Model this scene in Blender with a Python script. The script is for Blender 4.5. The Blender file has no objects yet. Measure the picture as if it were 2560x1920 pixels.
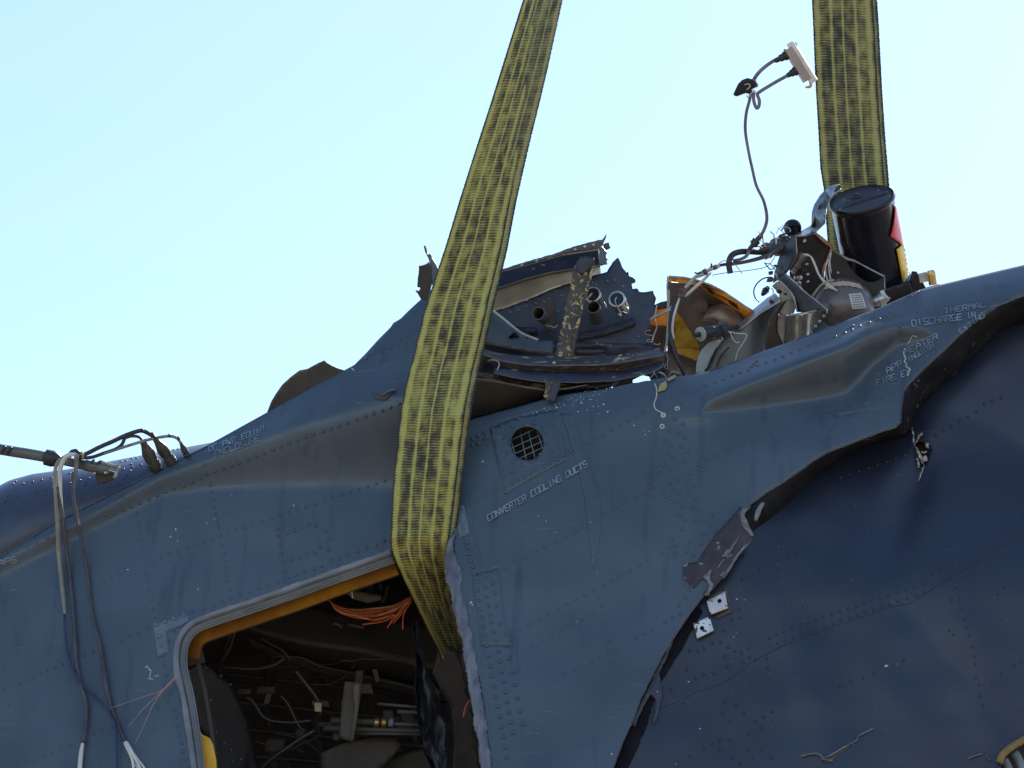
import bpy, math, random
import numpy as np
from mathutils import Vector, Matrix, noise
from mathutils.geometry import delaunay_2d_cdt
random.seed(7)
SC = bpy.context.scene
COL = SC.collection

# ------------------------------------------------------------------ camera
PITCH = math.radians(20)
DIST = 12.0
SPREAD = 3.2 / DIST
CAM = Vector((0, 0, 1.7))
FW = Vector((0, math.cos(PITCH), math.sin(PITCH)))
UP = Vector((0, -math.sin(PITCH), math.cos(PITCH)))
RT = Vector((1, 0, 0))
cam = bpy.data.cameras.new('camera')
cam.sensor_width = 36
cam.lens = 36 / SPREAD
cam.clip_end = 8000
co = bpy.data.objects.new('camera', cam)
COL.objects.link(co)
co.location = CAM
co.rotation_euler = (math.pi / 2 + PITCH, 0, 0)
SC.camera = co

# ------------------------------------------------------------------ sky and sun
SUN_EL, SUN_AZ = math.radians(45), math.radians(33)
world = bpy.data.worlds.new('World')
SC.world = world
world.use_nodes = True
wn = world.node_tree
wn.nodes.clear()
sky = wn.nodes.new('ShaderNodeTexSky')
sky.sky_type = 'NISHITA'
sky.sun_disc = False
sky.sun_elevation = SUN_EL
sky.sun_rotation = SUN_AZ
sky.air_density = 1.0
sky.dust_density = 0.42
sky.ozone_density = 2.05
bg = wn.nodes.new('ShaderNodeBackground')
bg.inputs['Strength'].default_value = 0.135
wo = wn.nodes.new('ShaderNodeOutputWorld')
wn.links.new(sky.outputs[0], bg.inputs[0])
wn.links.new(bg.outputs[0], wo.inputs[0])
sun = bpy.data.lights.new('sun', 'SUN')
sun.energy = 5.0
sun.angle = math.radians(0.53)
sun.color = (1, 0.95, 0.88)
so = bpy.data.objects.new('sun', sun)
COL.objects.link(so)
sdir = Vector((math.sin(SUN_AZ) * math.cos(SUN_EL), math.cos(SUN_AZ) * math.cos(SUN_EL), math.sin(SUN_EL)))
so.rotation_mode = 'QUATERNION'
so.rotation_quaternion = sdir.to_track_quat('Z', 'Y')
so.location = (4, 20, 20)
SC.view_settings.view_transform = 'Standard'
SC.view_settings.look = 'None'
SC.view_settings.gamma = 1
SC.view_settings.exposure = 0.93
SC.cycles.max_bounces = 8

# ------------------------------------------------------------------ geometry helpers
MM = 0.00125                       # one photo pixel at the fuselage, in metres
BASE = Vector((0, CAM.y + FW.y * DIST, CAM.z + FW.z * DIST - 1.2))

def P(px, py, w):
    d = DIST - w
    return CAM + FW * d + RT * ((px - 1280) / 2560 * SPREAD * d) - UP * ((py - 960) / 2560 * SPREAD * d)

S8, S9, S4 = 0.36166, 0.43400, 0.21700
TILE = dict(A=(0, 1000, S8), B=(600, 500, S8), C=(1000, 500, S8), D=(1760, 400, S8), E=(400, 1320, S8), F=(1000, 1000, S8),
            G=(1600, 800, S9), H=(1600, 1200, S9), I=(1780, 60, S4), J=(1780, 420, S4), K=(1580, 640, S4), L=(0, 1320, S8),
            M=(1180, 560, S4), N=(1140, 760, S4), O=(0, 1060, S4), Q=(2080, 580, S4), S=(940, 1280, S4), U=(2080, 1560, S4), X=(0, 0, 1.0))
def T(t, pts):
    ox, oy, s = TILE[t]
    return [(ox + p[0] * s, oy + p[1] * s) + tuple(p[2:]) for p in pts]

def lerp1(x, xs, ys):
    return float(np.interp(x, xs, ys))
def sst(t):
    t = max(0., min(1., t))
    return t * t * (3 - 2 * t)

def pip(pts, poly):
    pts = np.asarray(pts, float); poly = np.asarray(poly, float)
    x, y = pts[:, 0], pts[:, 1]
    r = np.zeros(len(pts), bool)
    n = len(poly)
    for i in range(n):
        x0, y0 = poly[i]; x1, y1 = poly[(i + 1) % n]
        if y0 == y1: continue
        c = ((y0 > y) != (y1 > y)) & (x < (x1 - x0) * (y - y0) / (y1 - y0) + x0)
        r ^= c
    return r

def seg_dist(pts, poly, closed=True):
    pts = np.asarray(pts, float); poly = np.asarray(poly, float)
    best = np.full(len(pts), 1e9)
    n = len(poly)
    for i in range(n if closed else n - 1):
        a = poly[i]; b = poly[(i + 1) % n]; d = b - a
        L = max(1e-9, (d * d).sum())
        t = np.clip(((pts - a) @ d) / L, 0, 1)
        q = a + t[:, None] * d
        best = np.minimum(best, np.hypot(*(pts - q).T))
    return best

def densify(poly, step, closed=True, jag=0):
    out = []
    n = len(poly)
    for i in range(n if closed else n - 1):
        a = Vector(poly[i][:2]); b = Vector(poly[(i + 1) % n][:2])
        L = (b - a).length
        k = max(1, int(round(L / step)))
        nrm = Vector((-(b - a).y, (b - a).x)).normalized() if L > 0 else Vector((0, 0))
        for j in range(k):
            p = a.lerp(b, j / k)
            if jag and j: p = p + nrm * random.uniform(-jag, jag)
            out.append((p.x, p.y))
    if not closed: out.append(tuple(poly[-1][:2]))
    return out

MATS = {}
def link_mesh(name, verts, faces, mats, parent=None, smooth=True, uvs=None, base=None):
    b = BASE if base is None else base
    me = bpy.data.meshes.new(name)
    me.from_pydata([tuple(Vector(v) - b) for v in verts], [], faces)
    if not isinstance(mats, (list, tuple)): mats = [mats]
    for m in mats: me.materials.append(m)
    if smooth: me.polygons.foreach_set('use_smooth', [True] * len(me.polygons))
    if uvs is not None:
        uv = me.uv_layers.new(name='UVMap')
        for l in me.loops: uv.data[l.index].uv = uvs[l.vertex_index]
    me.update()
    o = bpy.data.objects.new(name, me)
    COL.objects.link(o)
    if parent is not None: o.parent = parent
    else: o.location = b
    return o

def root(name, label, cat, loc=None, group=None):
    o = bpy.data.objects.new(name, None)
    COL.objects.link(o)
    o.location = BASE if loc is None else loc
    o.empty_display_size = .1
    o['label'] = label; o['category'] = cat
    if group: o['group'] = group
    return o
def tag(o, label, cat, group=None):
    o['label'] = label; o['category'] = cat
    if group: o['group'] = group
    return o

def base_of(parent):
    while parent is not None and parent.parent is not None: parent = parent.parent
    return BASE if parent is None else Vector(parent.location)

def sheet(name, outline, wf, mats, parent=None, res=10, thick=0.003, holes=(), jag=0, away=True, extra=(), drop=None):
    ol = densify(outline, res, True, jag)
    V = list(ol); Eg = [(i, (i + 1) % len(ol)) for i in range(len(ol))]
    hs = []
    for h in holes:
        hd = densify(h, res * .6, True, jag)
        s = len(V); V += hd; hs.append(hd)
        Eg += [(s + i, s + (i + 1) % len(hd)) for i in range(len(hd))]
    a = np.array(ol)
    x0, y0 = a.min(0); x1, y1 = a.max(0)
    gx, gy = np.meshgrid(np.arange(x0 + res / 2, x1, res), np.arange(y0 + res / 2, y1, res))
    gx = gx + (np.arange(gx.shape[0])[:, None] % 2) * res * .5
    g = np.stack([gx.ravel(), gy.ravel()], 1)
    if len(g):
        m = pip(g, ol) & (seg_dist(g, ol) > res * .45)
        for h in hs: m &= ~pip(g, h) & (seg_dist(g, h) > res * .35)
        gp_ = [tuple(p) for p in g[m]]
        if drop: gp_ = [p for p in gp_ if not drop(*p)]
        V += gp_
    if extra:
        e_ = np.array(extra); m2 = pip(e_, ol) & (seg_dist(e_, ol) > 2.5)
        for h in hs: m2 &= ~pip(e_, h) & (seg_dist(e_, h) > 3)
        V += [tuple(p) for p in e_[m2]]
    r = delaunay_2d_cdt([Vector(v) for v in V], Eg, [], 0, 1e-5)
    vv, ff = r[0], r[2]
    c = np.array([[sum(vv[i][k] for i in f) / len(f) for k in (0, 1)] for f in ff])
    ok = pip(c, ol)
    for h in hs: ok &= ~pip(c, h)
    faces = []
    for f, k in zip(ff, ok):
        if not k: continue
        (ax, ay), (bx, by), (cx, cy) = vv[f[0]], vv[f[1]], vv[f[2]]
        cr = (bx - ax) * (cy - ay) - (by - ay) * (cx - ax)
        faces.append(tuple(f) if cr < 0 else tuple(reversed(f)))
    verts = [P(v[0], v[1], wf(v[0], v[1])) for v in vv]
    o = link_mesh(name, verts, faces, mats, parent, base=base_of(parent) if parent else None)
    if thick:
        md = o.modifiers.new('solid', 'SOLIDIFY')
        md.thickness = thick; md.offset = -1 if away else 1
        md.use_rim = True
        if isinstance(mats, (list, tuple)) and len(mats) > 1: md.material_offset_rim = 1
    return o

def grid(name, fn, nu, nv, mats, parent=None, thick=0, uvf=None, smooth=True):
    V = [fn(i / nu, j / nv) for j in range(nv + 1) for i in range(nu + 1)]
    F = [(j * (nu + 1) + i, (j + 1) * (nu + 1) + i, (j + 1) * (nu + 1) + i + 1, j * (nu + 1) + i + 1) for j in range(nv) for i in range(nu)]
    uv = [uvf(i / nu, j / nv) for j in range(nv + 1) for i in range(nu + 1)] if uvf else None
    dt_ = 0.
    for f in F[::max(1, len(F) // 200)]:
        dt_ += (V[f[1]] - V[f[0]]).cross(V[f[2]] - V[f[1]]).dot(FW)
    if dt_ > 0: F = [tuple(reversed(f)) for f in F]
    o = link_mesh(name, V, F, mats, parent, smooth, uv, base_of(parent) if parent else None)
    if thick:
        md = o.modifiers.new('solid', 'SOLIDIFY'); md.thickness = thick; md.offset = -1
        if isinstance(mats, (list, tuple)) and len(mats) > 1: md.material_offset_rim = 1
    return o

def catmull(pts, n):
    pts = [Vector(p) for p in pts]
    if len(pts) < 3 or n <= 1: return pts
    q = [pts[0] * 2 - pts[1]] + pts + [pts[-1] * 2 - pts[-2]]
    out = []
    for i in range(1, len(q) - 2):
        a, b, c, d = q[i - 1:i + 3]
        for k in range(n):
            t = k / n
            out.append(.5 * ((2 * b) + (c - a) * t + (2 * a - 5 * b + 4 * c - d) * t * t + (3 * b - a - 3 * c + d) * t ** 3))
    out.append(pts[-1])
    return out

def tube_geo(pts, r, segs=10, cap=True):
    n = len(pts)
    rs = [r] * n if not isinstance(r, (list, tuple)) else list(r)
    V, F = [], []
    t0 = (pts[1] - pts[0]).normalized()
    nrm = t0.orthogonal().normalized()
    for i in range(n):
        t = (pts[min(n - 1, i + 1)] - pts[max(0, i - 1)])
        t = t.normalized() if t.length > 1e-9 else t0
        nrm = (nrm - t * nrm.dot(t))
        nrm = nrm.normalized() if nrm.length > 1e-6 else t.orthogonal().normalized()
        bn = t.cross(nrm)
        for k in range(segs):
            a = 2 * math.pi * k / segs
            V.append(pts[i] + (nrm * math.cos(a) + bn * math.sin(a)) * rs[i])
    for i in range(n - 1):
        for k in range(segs):
            a, b = i * segs + k, i * segs + (k + 1) % segs
            F.append((a, b, b + segs, a + segs))
    if cap:
        F.append(tuple(range(segs - 1, -1, -1)))
        F.append(tuple((n - 1) * segs + k for k in range(segs)))
    return V, F

def tube(name, tl, pts, rpx, mat, parent=None, segs=10, sm=5, base=None):
    """pts: (x, y, w) in a photo tile; rpx: radius in photo pixels"""
    p3 = [P(*p) for p in T(tl, pts)]
    if isinstance(rpx, (list, tuple)):
        rr = [x * MM for x in rpx]
        p4 = catmull([Vector((*p, r)) for p, r in zip(p3, rr)], sm)
        p3 = [Vector(p[:3]) for p in p4]; rr = [max(1e-4, p[3]) for p in p4]
    else:
        p3 = catmull(p3, sm); rr = rpx * MM
    V, F = tube_geo(p3, rr, segs)
    return link_mesh(name, V, F, mat, parent, base=base_of(parent) if parent else base)

def lathe(name, a, b, prof, mat, parent=None, segs=28, smooth=True, base=None):
    """a, b world points; prof: (t along a-b in fraction, radius in metres)"""
    ax = (b - a); L = ax.length; ax.normalize()
    n = ax.orthogonal().normalized(); bn = ax.cross(n)
    V, F = [], []
    for t, r in prof:
        for k in range(segs):
            an = 2 * math.pi * k / segs
            V.append(a + ax * (t * L) + (n * math.cos(an) + bn * math.sin(an)) * max(r, 1e-5))
    for i in range(len(prof) - 1):
        for k in range(segs):
            p, q = i * segs + k, i * segs + (k + 1) % segs
            F.append((p, q, q + segs, p + segs))
    o = link_mesh(name, V, F, mat, parent, smooth, base=base_of(parent) if parent else base)
    if smooth:
        o.data.set_sharp_from_angle(angle=math.radians(38)) if hasattr(o.data, 'set_sharp_from_angle') else None
    return o

def obox(name, c, ax, ay, az, mat, parent=None, bev=0.002, base=None):
    V, F = [], [(0, 1, 3, 2), (4, 6, 7, 5), (0, 4, 5, 1), (2, 3, 7, 6), (0, 2, 6, 4), (1, 5, 7, 3)]
    for i in (-1, 1):
        for j in (-1, 1):
            for k in (-1, 1): V.append(c + ax * i + ay * j + az * k)
    o = link_mesh(name, V, F, mat, parent, False, base=base_of(parent) if parent else base)
    if bev:
        m = o.modifiers.new('b', 'BEVEL'); m.width = bev; m.segments = 2
    return o

def join_geo(parts):
    V, F = [], []
    for v, f in parts:
        s = len(V); V += v; F += [tuple(i + s for i in x) for x in f]
    return V, F

# ------------------------------------------------------------------ materials
def mat(name, c1, c2=None, scale=6, rough=.5, rvar=.1, metal=0, bump=.1, bscale=60, chips=None, spec=.5, streak=None, speck=None, stretch=None, contrast=(.35, .65), trans=0, scratch=None):
    m = bpy.data.materials.new(name); m.use_nodes = True
    nt = m.node_tree; N = nt.nodes; Lk = nt.links
    b = N['Principled BSDF']
    tc = N.new('ShaderNodeTexCoord')
    vec = tc.outputs['Object']
    if stretch:
        mp = N.new('ShaderNodeMapping'); mp.inputs['Rotation'].default_value = stretch[1]; mp.inputs['Scale'].default_value = stretch[0]
        Lk.new(vec, mp.inputs[0]); svec = mp.outputs[0]
    else: svec = vec
    def nz(sc, det=5, v=None, dist=0):
        n = N.new('ShaderNodeTexNoise'); n.inputs['Scale'].default_value = sc; n.inputs['Detail'].default_value = det
        n.inputs['Distortion'].default_value = dist
        Lk.new(v or vec, n.inputs['Vector']); return n.outputs['Fac']
    def ramp(f, a, z):
        r = N.new('ShaderNodeMapRange'); r.inputs[1].default_value = a; r.inputs[2].default_value = z
        Lk.new(f, r.inputs[0]); return r.outputs[0]
    def mix(f, a, z):
        x = N.new('ShaderNodeMix'); x.data_type = 'RGBA'; x.clamp_factor = True
        Lk.new(f, x.inputs[0])
        for s, k in ((a, 6), (z, 7)):
            if isinstance(s, tuple): x.inputs[k].default_value = (*s, 1)
            else: Lk.new(s, x.inputs[k])
        return x.outputs[2]
    c2 = c2 or tuple(x * .75 for x in c1)
    col = mix(ramp(nz(scale, 6, svec, .4), *contrast), c1, c2)
    if streak:
        mp = N.new('ShaderNodeMapping'); mp.inputs['Scale'].default_value = (26, 26, 1.6); Lk.new(vec, mp.inputs[0])
        col = mix(ramp(nz(1, 4, mp.outputs[0]), .58, .8), col, streak)
    if speck:
        col = mix(ramp(nz(speck[1], 2), speck[2], speck[2] + .02), col, speck[0])
    rv = ramp(nz(scale * 2.3, 4), .3, .7)
    rr = N.new('ShaderNodeMapRange'); Lk.new(rv, rr.inputs[0]); rr.inputs[3].default_value = rough - rvar; rr.inputs[4].default_value = rough + rvar
    b.inputs['Metallic'].default_value = metal
    if scratch:
        mp2 = N.new('ShaderNodeMapping'); mp2.inputs['Rotation'].default_value = (.3, .55, .2); mp2.inputs['Scale'].default_value = (2.2, 2.2, 46); Lk.new(vec, mp2.inputs[0])
        sf = ramp(nz(2.2, 6, mp2.outputs[0], 1.2), scratch[1], scratch[1] + .03)
        mm = N.new('ShaderNodeMath'); mm.operation = 'MULTIPLY'; Lk.new(sf, mm.inputs[0]); Lk.new(ramp(nz(3.5, 3), .5, .62), mm.inputs[1])
        col = mix(mm.outputs[0], col, scratch[0])
    if chips:
        cf = ramp(nz(chips[1], 7, svec, .6), chips[2], chips[2] + .015)
        col = mix(cf, col, chips[0])
    Lk.new(col, b.inputs['Base Color']); Lk.new(rr.outputs[0], b.inputs['Roughness'])
    b.inputs['Specular IOR Level'].default_value = spec
    if bump:
        bp = N.new('ShaderNodeBump'); bp.inputs['Strength'].default_value = bump; bp.inputs['Distance'].default_value = .004
        Lk.new(nz(bscale, 6, svec), bp.inputs['Height']); Lk.new(bp.outputs[0], b.inputs['Normal'])
    if trans:
        tr = N.new('ShaderNodeBsdfTranslucent'); Lk.new(col, tr.inputs[0]); mx = N.new('ShaderNodeMixShader'); mx.inputs[0].default_value = trans
        Lk.new(b.outputs[0], mx.inputs[1]); Lk.new(tr.outputs[0], mx.inputs[2]); Lk.new(mx.outputs[0], N['Material Output'].inputs[0])
    MATS[name] = m
    return m

PAINT = mat('fuselage_paint', (.064, .094, .126), (.046, .070, .096), 3.0, .33, .09, bump=.14, bscale=5, streak=(.032, .048, .072), speck=((.5, .52, .52), 70, .80), scratch=((.11, .14, .17), .66))
NAVYSKIN = mat('dark_navy_skin', (.020, .029, .054), (.015, .022, .042), 2.0, .38, .08, bump=.14, bscale=5, speck=((.3, .32, .32), 60, .80), scratch=((.045, .06, .10), .66))  # darker, bluer base colour for the lower panel
CROWNP = mat('crown_paint', (.045, .058, .095), (.032, .042, .072), 4, .36, .06, bump=.04, bscale=12)
BARE = mat('bare_aluminium_edge', (.45, .45, .43), (.22, .22, .2), 30, .42, .1, metal=.6, bump=.3)
DULL = mat('scuffed_skin_edge', (.16, .17, .17), (.1, .1, .1), 30, .5, .1, metal=.2, bump=.3)
OLIVE = mat('olive_inner_skin', (.115, .12, .06), (.07, .075, .04), 6, .45, .1, bump=.15)
BROWNI = mat('brown_inner_skin', (.095, .085, .07), (.06, .052, .045), 5, .5, .1, bump=.15)
NAVYIN = mat('navy_frame_paint', (.030, .036, .058), (.018, .02, .034), 14, .45, .1, bump=.25, stretch=((1, 1, 1), (0, 0, 0)), chips=((.3, .23, .10), 34, .66))
STRAPM = mat('chipped_strap_paint', (.060, .052, .038), (.028, .032, .035), 9, .5, .1, bump=.3, chips=((.45, .33, .15), 70, .575))
BEAMM = mat('chipped_beam_paint', (.036, .04, .055), (.04, .034, .026), 7, .5, .1, bump=.3, stretch=((1, 1, 7), (0, .0, 0)), chips=((.4, .3, .14), 13, .62))
WOODY = mat('torn_insulation', (.12, .08, .045), (.03, .025, .02), 12, .8, .1, bump=.6, stretch=((2, 2, 9), (0, 0, 0)), chips=((.5, .36, .17), 14, .62))
PRIMER = mat('yellow_primer', (.85, .50, .04), (.45, .22, .02), 9, .5, .1, bump=.2, chips=((.02, .018, .015), 14, .54), trans=.35)
INSUL = mat('yellow_insulation_blanket', (.95, .68, .10), (.55, .30, .03), 16, .8, .1, bump=.9, bscale=40, trans=.55)
ORANGEI = mat('orange_translucent_panel', (.80, .40, .03), (.5, .22, .02), 10, .5, .1, bump=.2, trans=.35)
DUCTM = mat('burnt_duct_metal', (.16, .13, .115), (.10, .075, .055), 5, .38, .1, metal=.35, bump=.15)
ORFRAME = mat('orange_brown_door_frame', (.30, .125, .008), (.17, .06, .006), 7, .7, .1, bump=.2, spec=.15)
SEAL = mat('grey_door_seal', (.20, .22, .25), (.12, .135, .155), 10, .55, .1, bump=.5, bscale=50, stretch=((1, 1, 1), (0, 0, 0)))
SEALD = mat('worn_seal_groove', (.10, .105, .105), (.06, .06, .06), 10, .6, .1, bump=.3)
TORNSEAL = mat('torn_edge_sealant', (.17, .19, .23), (.075, .09, .12), 14, .65, .1, bump=1.0, bscale=45, stretch=((3, 3, 1), (0, 0, 0)))
PATCH = mat('pale_patch_paint', (.11, .165, .205), (.085, .13, .165), 12, .5, .1, bump=.1)
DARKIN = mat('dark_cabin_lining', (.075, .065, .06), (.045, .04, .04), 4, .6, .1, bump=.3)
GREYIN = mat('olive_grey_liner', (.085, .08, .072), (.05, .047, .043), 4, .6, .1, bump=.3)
BLACK = mat('black_rubber', (.018, .018, .022), (.03, .03, .035), 12, .42, .1, bump=.1)
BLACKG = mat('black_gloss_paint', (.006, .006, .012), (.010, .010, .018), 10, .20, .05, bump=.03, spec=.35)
STEEL = mat('scratched_steel', (.55, .55, .53), (.3, .3, .28), 22, .32, .1, metal=.8, bump=.3)
GREYMET = mat('grey_fairing_paint', (.115, .115, .108), (.065, .065, .06), 6, .35, .1, metal=.25, bump=.12)
GREYTUBE = mat('grey_enamelled_tube', (.42, .46, .42), (.30, .33, .3), 10, .35, .08, bump=.1)
BEIGE = mat('beige_wrap', (.42, .37, .27), (.25, .2, .14), 14, .7, .1, bump=.5)
BRASS = mat('brass_fitting', (.62, .42, .16), (.4, .25, .08), 14, .35, .1, metal=.7, bump=.1)
BOTTLE = mat('brown_grey_bottle', (.16, .13, .125), (.12, .10, .095), 8, .28, .05, metal=.2, bump=.05)
WHITE = mat('worn_white_paint', (.62, .68, .72), (.45, .48, .55), 18, .5, .1, bump=.2, chips=((.05, .04, .08), 42, .60))
WHITEC = mat('pale_cable_jacket', (.62, .64, .6), (.5, .5, .48), 14, .45, .1, bump=.1)
RED = mat('faded_red_sticker', (.62, .03, .045), (.7, .12, .12), 20, .3, .05, bump=.05)
YEL = mat('yellow_sticker', (.85, .55, .01), (.75, .45, .01), 20, .35, .05, bump=.05)
ORWIRE = mat('orange_wire', (.55, .09, .015), (.35, .06, .01), 30, .5, .1, bump=0)
BLUEW = mat('blue_wire', (.02, .028, .11), (.015, .02, .08), 30, .5, .1, bump=0)
GREYW = mat('grey_wire', (.22, .2, .18), (.12, .11, .1), 30, .5, .1, bump=0)
STENCIL = mat('pale_stencil_paint', (.21, .27, .32), (.11, .15, .19), 26, .6, .1, bump=0, contrast=(.4, .6))
SCUFF = mat('purple_scuffed_tape', (.052, .040, .050), (.026, .022, .03), 18, .6, .1, bump=.9, chips=((.22, .21, .2), 30, .62))
PLASTIC = mat('blue_grey_torn_sheet', (.07, .09, .115), (.012, .014, .02), 11, .6, .1, bump=.9, bscale=24, spec=.2, contrast=(.42, .58))
GROUNDM = mat('ground_dirt_concrete', (.25, .185, .12), (.17, .125, .08), .6, .9, .05, bump=.3, bscale=4)
YFRAME = mat('yellow_door_edge_paint', (.72, .42, .01), (.6, .3, .01), 12, .45, .1, bump=.1, chips=((.1, .06, .02), 50, .72))
SEAMM = mat('rusty_seam_line', (.05, .025, .025), (.03, .018, .02), 30, .7, .1, bump=0)
CHIPM = mat('chipped_paint_flecks', (.5, .52, .5), (.38, .4, .4), 50, .5, .1, bump=0)

def web_material(name, seed, dirt, tint=1.0):
    m = bpy.data.materials.new(name); m.use_nodes = True
    nt = m.node_tree; N = nt.nodes; Lk = nt.links; b = N['Principled BSDF']
    uv = N.new('ShaderNodeUVMap'); uv.uv_map = 'UVMap'
    sep = N.new('ShaderNodeSeparateXYZ'); Lk.new(uv.outputs[0], sep.inputs[0])
    U, Vv = sep.outputs[0], sep.outputs[1]
    def mth(op, a, b2=None, c=None):
        n = N.new('ShaderNodeMath'); n.operation = op
        for i, s in enumerate((a, b2, c)):
            if s is None: continue
            if isinstance(s, (int, float)): n.inputs[i].default_value = s
            else: Lk.new(s, n.inputs[i])
        return n.outputs[0]
    def nz(su, sv, sc=1, det=4, off=0):
        cb = N.new('ShaderNodeCombineXYZ'); Lk.new(mth('MULTIPLY', U, su), cb.inputs[0]); Lk.new(mth('MULTIPLY', Vv, sv), cb.inputs[1]); cb.inputs[2].default_value = off + seed
        n = N.new('ShaderNodeTexNoise'); n.inputs['Scale'].default_value = sc; n.inputs['Detail'].default_value = det; Lk.new(cb.outputs[0], n.inputs['Vector']); return n.outputs['Fac']
    # longitudinal clean yellow stripes at given u
    Uw = mth('ADD', U, mth('MULTIPLY', mth('SUBTRACT', nz(1, 5), .5), .035))
    stripe = None
    for c, wd in ((.07, .04), (.30, .024), (.49, .016), (.70, .024), (.91, .04)):
        g = mth('SUBTRACT', 1, mth('DIVIDE', mth('ABSOLUTE', mth('SUBTRACT', Uw, c)), wd * 1.5))
        g = mth('MAXIMUM', g, 0)
        stripe = g if stripe is None else mth('MAXIMUM', stripe, g)
    blot = mth('MULTIPLY_ADD', nz(6.5, 24, 1, 5, 3), 1.0, mth('MULTIPLY', mth('SUBTRACT', nz(3, 3, 1, 2, 9), .5), .55))
    weave = mth('MULTIPLY', mth('SINE', mth('ADD', mth('MULTIPLY', Vv, 740), mth('MULTIPLY', nz(6, 7, 1, 2, 1), 8))), mth('MULTIPLY_ADD', nz(9, 30, 1, 3, 6), 2.2, -.25))
    warp = mth('SINE', mth('MULTIPLY', U, 330))
    tex = mth('MULTIPLY_ADD', weave, .13, mth('MULTIPLY', warp, .03))
    d = mth('ADD', mth('ADD', blot, tex), dirt)
    d = mth('SUBTRACT', d, mth('MULTIPLY', stripe, .5))
    edge = mth('MAXIMUM', mth('SUBTRACT', .03, U), mth('SUBTRACT', U, .965))
    d = mth('ADD', d, mth('MULTIPLY', mth('MAXIMUM', edge, 0), 14))
    r = N.new('ShaderNodeMapRange'); r.inputs[1].default_value = .26; r.inputs[2].default_value = .80; Lk.new(d, r.inputs[0])
    cr = N.new('ShaderNodeValToRGB'); e = cr.color_ramp.elements
    e[0].position = 0; e[0].color = (.58 * tint, .575 * tint, .19, 1); e[1].position = 1; e[1].color = (.055, .064, .062, 1)
    e2 = cr.color_ramp.elements.new(.45); e2.color = (.38 * tint, .37 * tint, .12, 1)
    e3 = cr.color_ramp.elements.new(.72); e3.color = (.15, .15, .085, 1)
    Lk.new(r.outputs[0], cr.inputs[0]); Lk.new(cr.outputs[0], b.inputs['Base Color'])
    b.inputs['Roughness'].default_value = .75; b.inputs['Specular IOR Level'].default_value = .25
    bp = N.new('ShaderNodeBump'); bp.inputs['Strength'].default_value = .7; bp.inputs['Distance'].default_value = .003
    Lk.new(mth('ADD', mth('MULTIPLY', weave, .5), mth('MULTIPLY', warp, .2)), bp.inputs['Height']); Lk.new(bp.outputs[0], b.inputs['Normal'])
    # thin woven polyester lets some light through
    tr = N.new('ShaderNodeBsdfTranslucent'); Lk.new(cr.outputs[0], tr.inputs[0])
    mx = N.new('ShaderNodeMixShader'); mx.inputs[0].default_value = .22
    Lk.new(b.outputs[0], mx.inputs[1]); Lk.new(tr.outputs[0], mx.inputs[2]); Lk.new(mx.outputs[0], N['Material Output'].inputs[0])
    return m
WEB1 = web_material('dirty_yellow_webbing', 0, .085)
WEB2 = web_material('dark_yellow_webbing', 5, .12, .75)

# ------------------------------------------------------------------ ground
GZ = 0
g = link_mesh('ground', [Vector((x, y, GZ)) for x, y in ((-3000, -3000), (3000, -3000), (3000, 3000), (-3000, 3000))], [(0, 1, 2, 3)], GROUNDM, None, False, base=Vector((0, 0, 0)))
g['kind'] = 'structure'

# ------------------------------------------------------------------ fuselage surface
NAVYD = mat('black_navy_channel_paint', (.022, .024, .034), (.014, .015, .02), 8, .8, .1, bump=.2, chips=((.3, .23, .10), 30, .69), spec=.1)
FENDLIT = mat('slope_lit_fender_paint', (.060, .085, .115), (.04, .055, .08), 9, .42, .1, bump=.2, speck=((.35, .36, .34), 60, .8))  # lighter base colour stands for the light on the sloping fender
HORNM = mat('dark_horn_paint', (.05, .06, .085), (.03, .035, .05), 9, .3, .1, metal=.4, bump=.2)
LINING = mat('brown_grey_lining', (.14, .12, .115), (.08, .07, .068), 3, .7, .1, bump=.4)
HOSEM = mat('dim_grey_hose', (.036, .035, .035), (.02, .02, .02), 12, .35, .1, bump=.1)
SLOPE = .50
def yline(px): return 1350 - .33 * px
RIDGE = [(-300, 1540), (0, 1390), (150, 1298), (400, 1172), (521, 1112), (680, 1024), (790, 964), (886, 912), (1045, 829), (1130, 785)]
LB = [(-100, 1400, 1452, 1490), (180, 1290, 1312, 1352), (400, 1172, 1192, 1240), (521, 1112, 1145, 1226), (700, 1020, 1078, 1222), (850, 930, 1030, 1222), (1000, 860, 985, 1225), (1130, 800, 960, 1215)]
RB = [(1750, 900, 1030, 1034), (1791, 925, 994, 1028), (1904, 885, 944, 1016), (2034, 840, 893, 998), (2112, 812, 866, 982), (2150, 800, 842, 948), (2177, 792, 829, 915), (2238, 775, 814, 862), (2303, 750, 822, 846), (2335, 745, 838, 842)]
def bulge(px, py, rows, k, back, valley, vlen=70, soft=.25):
    xs = [r[0] for r in rows]
    if px < xs[0] or px > xs[-1]: return 0.
    yt, yc, yf = (lerp1(px, xs, [r[i] for r in rows]) for i in (1, 2, 3))
    h = k * (yf - yc) * MM
    if py <= yt: return back * h
    if py <= yc: return back * h + (1 - back) * h * sst((py - yt) / max(1, yc - yt))
    if py <= yf:
        t = (py - yc) / max(1, yf - yc)
        t = (1 - soft) * t + soft * sst(t)
        return h * (1 - t) - valley * h * t
    return -valley * h * math.exp(-((py - yf) / vlen) ** 2)

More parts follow.
